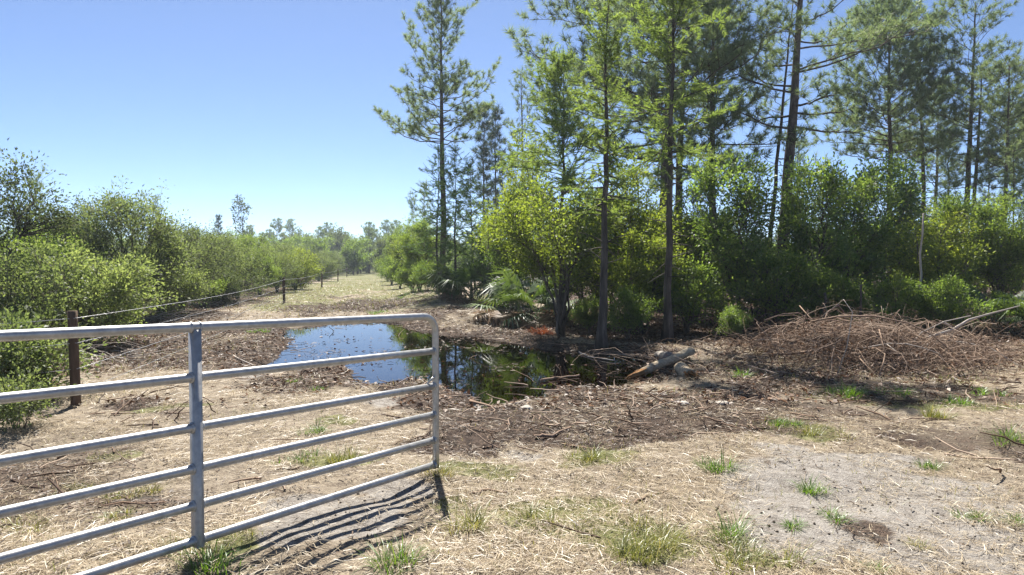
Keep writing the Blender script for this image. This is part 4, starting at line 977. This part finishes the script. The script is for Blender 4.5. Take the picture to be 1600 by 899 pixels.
# ------------------------------------------------------------------ grass tufts, one by one
TUF = [(1122,742,.17,.20,'g','thick green grass tuft at the left end of the bare sand'),
 (1268,772,.13,.16,'g','green grass tuft on the bare sand right of the thickest tuft'),
 (1224,667,.17,.13,'g','small green grass tuft on the straw between logs and brush pile'),
 (1156,591,.18,.20,'g','fresh grass tuft in the litter at the left foot of the brush pile'),
 (1318,622,.30,.26,'g','spiky grass tuft in front of the middle of the brush pile'),
 (1398,620,.25,.22,'g','grass tuft in front of the right half of the brush pile'),
 (1502,638,.20,.18,'g','low green tuft in front of the right end of the brush pile'),
 (1540,620,.22,.14,'g','flat green tuft right of the brush pile front'),
 (1588,700,.22,.24,'g','tall green tuft cut by the right edge above the sand'),
 (1465,660,.16,.24,'y','pale yellowish tuft on the straw in front of the brush pile'),
 (1458,735,.10,.13,'g','small green tuft at the far border of the bare sand'),
 (1290,690,.22,.15,'y','thin yellow-green tuft just above the bare sand'),
 (985,880,.20,.30,'y','tall half-dry grass tuft at the bottom middle'),
 (1035,850,.20,.24,'y','half-dry tuft right of the tall one at the bottom middle'),
 (1146,848,.10,.20,'g','green and dry tuft at the lower left corner of the sand'),
 (1165,893,.30,.20,'y','wide yellow-green tuft at the bottom edge left of the sand'),
 (490,675,.19,.16,'g','green tuft seen between the third and fourth gate rails'),
 (470,718,.17,.13,'g','low tuft behind the fourth gate rail, left of the spiky one'),
 (545,725,.16,.20,'y','spiky tuft behind the fifth gate rail'),
 (620,897,.14,.22,'g','green tuft among the gate shadows at the bottom edge'),
 (335,893,.22,.22,'g','green tuft below the gate upright'),
 (690,745,.20,.16,'y','yellow-green tuft at the foot of the gate end'),
 (840,815,.16,.16,'y','thin green tuft in the straw right of the gate shadow'),
 (735,830,.16,.26,'y','pale arching tuft at the end of the gate shadow'),
 (930,720,.18,.18,'y','thin upright tuft in the straw below the mulch'),
 (497,612,.10,.09,'g','tiny green tuft behind the second gate rail'),
 (455,597,.12,.06,'g','tiny tuft left of the puddle tip behind the second rail'),
 (400,520,.30,.14,'g','low green patch on the left bank just above the top rail'),
 (1310,822,.12,.10,'g','small flat tuft in the middle of the sand'),
 (1240,835,.10,.08,'g','tiny tuft on the sand left of the damp patch'),
 (1525,822,.12,.08,'g','flat green tuft on the right part of the sand'),
 (1588,824,.12,.09,'g','flat green tuft at the right edge on the sand'),
 (1368,893,.11,.08,'g','low green tuft at the bottom edge on the sand'),
 (1440,862,.08,.07,'y','tiny dry tuft on the sand right of the damp patch'),
 (600,490,.6,.18,'g','bright green grass patch at the far side of the puddle'),
 (170,815,.12,.10,'y','small tuft behind the lower gate rails at the left'),
 (30,830,.26,.14,'y','dark grassy clump at the left edge behind the lower rails'),
 (200,780,.18,.14,'y','wispy tuft left of the gate upright behind the fourth rail')]
for i, (px, py, r, h, k, lab) in enumerate(TUF):
    g = ground_pt(px, py, .03); me = tuft_mesh('grass_tuft', 500 + i, int(90 + 620 * r), r, h, 'grass' if k == 'g' else 'grass_yellow', .0055 if g[1] < 7 else .009, .55, .55 if h > .12 else .9)
    tag(obj('grass_tuft', me, None, (g[0], g[1], gz(g[0], g[1]))), lab, 'grass tuft', 'grass tufts in the clearing')

# ------------------------------------------------------------------ ground cover nobody could count
rng = np.random.default_rng(9)
def scatter(n, ylo, yhi, k=.95):
    y = np.exp(rng.uniform(math.log(ylo), math.log(yhi), n)); x = rng.uniform(-1, 1, n) * (k * y + .8)
    return x, y
def strips(x, y, z, ln, wd, tilt, curl):
    """bent flat strips of straw: two quads each"""
    n = len(x); az = rng.random(n) * TAU; el = rng.normal(0, 1, n) * tilt
    d = np.stack([np.cos(az) * np.cos(el), np.sin(az) * np.cos(el), np.abs(np.sin(el))], 1)
    b = az + rng.normal(0, curl, n); el2 = -np.abs(el) * rng.uniform(.2, 1.1, n)
    d2 = np.stack([np.cos(b) * np.cos(el2), np.sin(b) * np.cos(el2), np.sin(el2)], 1)
    s = norm(np.stack([-np.sin(az), np.cos(az), rng.normal(0, .45, n)], 1)); w = (wd * .5)[:, None]
    p0 = np.stack([x, y, z], 1); p1 = p0 + d * (ln * .5)[:, None]; p2 = p1 + d2 * (ln * .5)[:, None]
    V = np.stack([p0 - s * w, p0 + s * w, p1 + s * w, p1 - s * w, p2 + s * w * .5, p2 - s * w * .5], 1)
    i = np.arange(n)[:, None] * 6
    return V.reshape(-1, 3), np.concatenate([i + [0, 1, 2, 3], i + [3, 2, 4, 5]])
x, y = scatter(470000, 2.7, 60)
dens = (1 - .86 * zS(x, y)) * (1 - .8 * blob(x, y, BARE)) * (1 - .86 * zM(x, y)) * (1 - .55 * zG(x, y)) * (1 - .93 * zF(x, y)) * (.12 + 1.15 * sstep(.34, .60, fbm(x * 1.3, y * 1.3, 71, 4))) * (.4 + .9 * sstep(.35, .6, fbm(x * 5, y * 5, 73, 2)))
k = rng.random(len(x)) < dens; x, y = x[k], y[k]; z = hgt(x, y); k = z > WATER_Z + .01; x, y, z = x[k], y[k], z[k]
ws = np.maximum(1, y / 7.0)
v, q = strips(x, y, z + rng.uniform(.002, .022, len(x)), rng.uniform(.04, .17, len(x)) * np.minimum(ws, 1.6), rng.uniform(.0016, .0034, len(x)) * ws, .20, .5)
tag(obj('dry_straw', MB().add(v, q).mesh('dry_straw', M['straw'])), 'pale dry mown straw strewn over the clearing', 'straw', kind='stuff')
# torn mulch round the puddle
x, y = scatter(190000, 3.5, 40)
dens = (1 - .95 * blob(x, y, BARE)) * np.clip((zM(x, y) - .6 * blob(x, y, DAMP)) * 1.1, 0, 1) * (.35 + .9 * fbm(x * 2, y * 2, 81, 3)) + .06 * (1 - zS(x, y))
k = rng.random(len(x)) < dens; x, y = x[k], y[k]; z = np.maximum(hgt(x, y), WATER_Z + .002)
sub = hgt(x, y) < WATER_Z + .004; k = ~sub | (rng.random(len(x)) < .35 * sstep(.60, .70, fbm(x * 1.3, y * 1.3, 83, 2))); x, y, z = x[k], y[k], z[k]
ws = np.maximum(1, y / 8.0)
v, q = strips(x, y, z + rng.uniform(.001, .03, len(x)), rng.uniform(.02, .09, len(x)) * np.minimum(ws, 1.8), rng.uniform(.004, .011, len(x)) * ws, .30, .5)
tag(obj('mulch', MB().add(v, q).mesh('mulch', M['mulch'])), 'dark torn bark and leaf mulch heaped round the puddle', 'mulch', kind='stuff')
# small broken twigs
x, y = scatter(9000, 4.0, 30); x = x * .9
dens = np.clip(zM(x, y) - .62 * blob(x, y, DAMP) + .5 * zF(x, y) + .02 * (1 - zS(x, y)), 0, 1); k = (rng.random(len(x)) < dens * .7 * (1 - blob(x, y, BARE)) * (1 - .92 * zS(x, y)) * np.where(y < 7, .35, 1)) & ((hgt(x, y) > WATER_Z) | (rng.random(len(x)) < .03)); x, y = x[k], y[k]; z = np.maximum(hgt(x, y), WATER_Z); n = len(x)
az = rng.random(n) * TAU; L = rng.uniform(.10, .5, n); d = np.stack([np.cos(az), np.sin(az), np.zeros(n)], 1)
t = np.linspace(0, 1, 4)[None, :, None]
P = np.stack([x, y, z + .012], 1)[:, None] + d[:, None] * L[:, None, None] * t + rng.normal(0, .02, (n, 4, 3)) * [1, 1, .3] + np.array([0, 0, 1.]) * (rng.random(n) ** 3 * .16)[:, None, None] * t
tag(obj('twig_litter', MB().add(*tubes(P, np.tile(np.array([1, .9, .8, .5]), (n, 1)) * rng.uniform(.004, .011, n)[:, None] , 4, False)).mesh('twig_litter', M['dry_twig'], True)), 'broken brown twigs scattered over the mulch', 'twigs', kind='stuff')
# leaf litter in the woods
x, y = scatter(120000, 8, 34); dens = np.clip(zF(x, y) * .9 + .25 * zM(x, y), 0, 1); k = (rng.random(len(x)) < dens) & ((hgt(x, y) > WATER_Z) | (rng.random(len(x)) < .03)); x, y = x[k], y[k]; z = np.maximum(hgt(x, y), WATER_Z + .002); n = len(x)
v, q = leaves(np.stack([x, y, z + rng.uniform(.003, .03, n)], 1), norm(rng.normal(size=(n, 3)) * [1, 1, .35]), norm(rng.normal(size=(n, 3)) * .5 + [0, 0, 1]), rng.uniform(.05, .11, n), rng.uniform(.025, .05, n))
tag(obj('leaf_litter', MB().add(v, q).mesh('leaf_litter', M['litter'])), 'brown fallen leaves covering the woodland floor', 'leaf litter', kind='stuff')
# short green grass
x, y = scatter(230000, 2.7, 75)
dens = np.clip(zG(x, y) * .85 * (.2 + 1.2 * sstep(.35, .65, fbm(x * 1.7, y * 1.7, 91, 3))) + .17 * (1 - zF(x, y)) * (1 - .7 * zS(x, y)) * sstep(.42, .7, fbm(x * .8, y * .8, 95, 3)), 0, 1)
k = rng.random(len(x)) < dens; x, y = x[k], y[k]; z = hgt(x, y); k = z > WATER_Z + .015; x, y, z = x[k], y[k], z[k]; n = len(x); ws = np.maximum(1, y / 7.0)
d = norm(np.stack([rng.normal(0, .45, n), rng.normal(0, .45, n), np.ones(n)], 1))
v, q, t = blades(np.stack([x, y, z - .005], 1), d, rng.uniform(.04, .13, n) * np.minimum(1.7, ws), rng.uniform(.0025, .005, n) * ws, rng.uniform(.1, .6, n), rng, 2)
tag(obj('short_grass', MB().add(v, q, t).mesh('short_grass', M['grass_yellow'])), 'thin yellow-green grass growing through the straw', 'grass', kind='stuff')

# crumbs of soil on the bare sand and dirt
x, y = scatter(60000, 2.8, 14); dens = np.clip(.12 + .55 * zS(x, y) * sstep(.4, .65, fbm(x * 2, y * 2, 97, 3)) + .2 * zM(x, y), 0, 1) * .6
k = (rng.random(len(x)) < dens) & (hgt(x, y) > WATER_Z); x, y = x[k], y[k]; n = len(x); r = .0025 + .011 * rng.random(n) ** 4
oc = np.array([[1, 0, 0], [-1, 0, 0], [0, 1, 0], [0, -1, 0], [0, 0, 1], [0, 0, -1.]]); ot = np.array([[0, 2, 4], [2, 1, 4], [1, 3, 4], [3, 0, 4], [2, 0, 5], [1, 2, 5], [3, 1, 5], [0, 3, 5]])
V = np.stack([x, y, hgt(x, y) + r * .3], 1)[:, None] + oc[None] * r[:, None, None] * rng.uniform(.5, 1.3, (n, 6, 1))
tag(obj('soil_crumbs', MB().add(V, None, (np.arange(n)[:, None, None] * 6 + ot[None])).mesh('soil_crumbs', M['crumb'])), 'small crumbs of grey-brown soil on the bare sand', 'soil', kind='stuff')
# grey dead twigs sprawling at the foot of the left thicket
for lab, px, Y, sd, nn in (('grey dead twigs sprawling under the rounded bush behind the nearest post', 90, 12.4, 1, 60), ('grey dead twigs at the foot of the twiggy shrub, left thicket', 262, 20.5, 2, 50), ('grey dead twigs under the shrubs left of the second post', 345, 27.5, 3, 50)):
    rg = np.random.default_rng(600 + sd); xx = X_at(px, Y); az = rg.uniform(-.9, .6, nn) + (rg.random(nn) < .5) * PI; L = rg.uniform(.6, 2.0, nn); el = rg.uniform(0, .55, nn)
    p0 = np.stack([rg.normal(0, .7, nn), rg.normal(0, .5, nn), np.full(nn, .02)], 1); d = np.stack([np.cos(az) * np.cos(el), np.sin(az) * np.cos(el), np.sin(el)], 1)
    t = np.linspace(0, 1, 6)[None, :, None]; P = p0[:, None] + d[:, None] * L[:, None, None] * t - np.array([0, 0, 1.]) * (t ** 2) * (L * .25)[:, None, None] + rg.normal(0, .03, (nn, 6, 3)); P[..., 2] = np.maximum(P[..., 2], .01)
    tag(obj('dead_brush', MB().add(*tubes(P, rg.uniform(.005, .012, nn)[:, None] * np.linspace(1, .4, 6)[None], 4, False)).mesh('dead_brush', M['bleached'], True), None, (xx, Y, gz(xx, Y))), lab, 'dead brush')

# bushes closing the far end of the track
for i, (px, Y, sc) in enumerate([(512, 92, .42), (528, 100, .45), (545, 112, .5), (560, 118, .45), (573, 124, .4), (588, 128, .42), (602, 122, .45), (614, 108, .45), (622, 92, .42), (500, 84, .42)]):
    put(s_ol2, 'distant_bush', 'distant green bush at the far end of the track', 'shrub', px, Y, sc * 3.6, i * 1.1, 'distant bushes closing the far end of the track')

# ------------------------------------------------------------------ air
def haze():
    x0, x1, y0, y1, z0, z1 = -420, 420, -30, 420, -2.0, 24.0
    V = [(x, y, z) for z in (z0, z1) for y in (y0, y1) for x in (x0, x1)]
    q = [(0, 2, 3, 1), (4, 5, 7, 6), (0, 1, 5, 4), (2, 6, 7, 3), (0, 4, 6, 2), (1, 3, 7, 5)]
    m, nt, n, l, out = new_mat('haze')
    pv = n.new("ShaderNodeVolumePrincipled"); pv.inputs["Color"].default_value = (.80, .90, 1.0, 1); pv.inputs["Density"].default_value = HAZE_D
    pv.inputs["Anisotropy"].default_value = .35
    l.new(pv.outputs[0], out.inputs["Volume"])
    tag(obj('haze', MB().add(V, q).mesh('haze', m)), kind='stuff')
HAZE_D = 0.0006
haze()
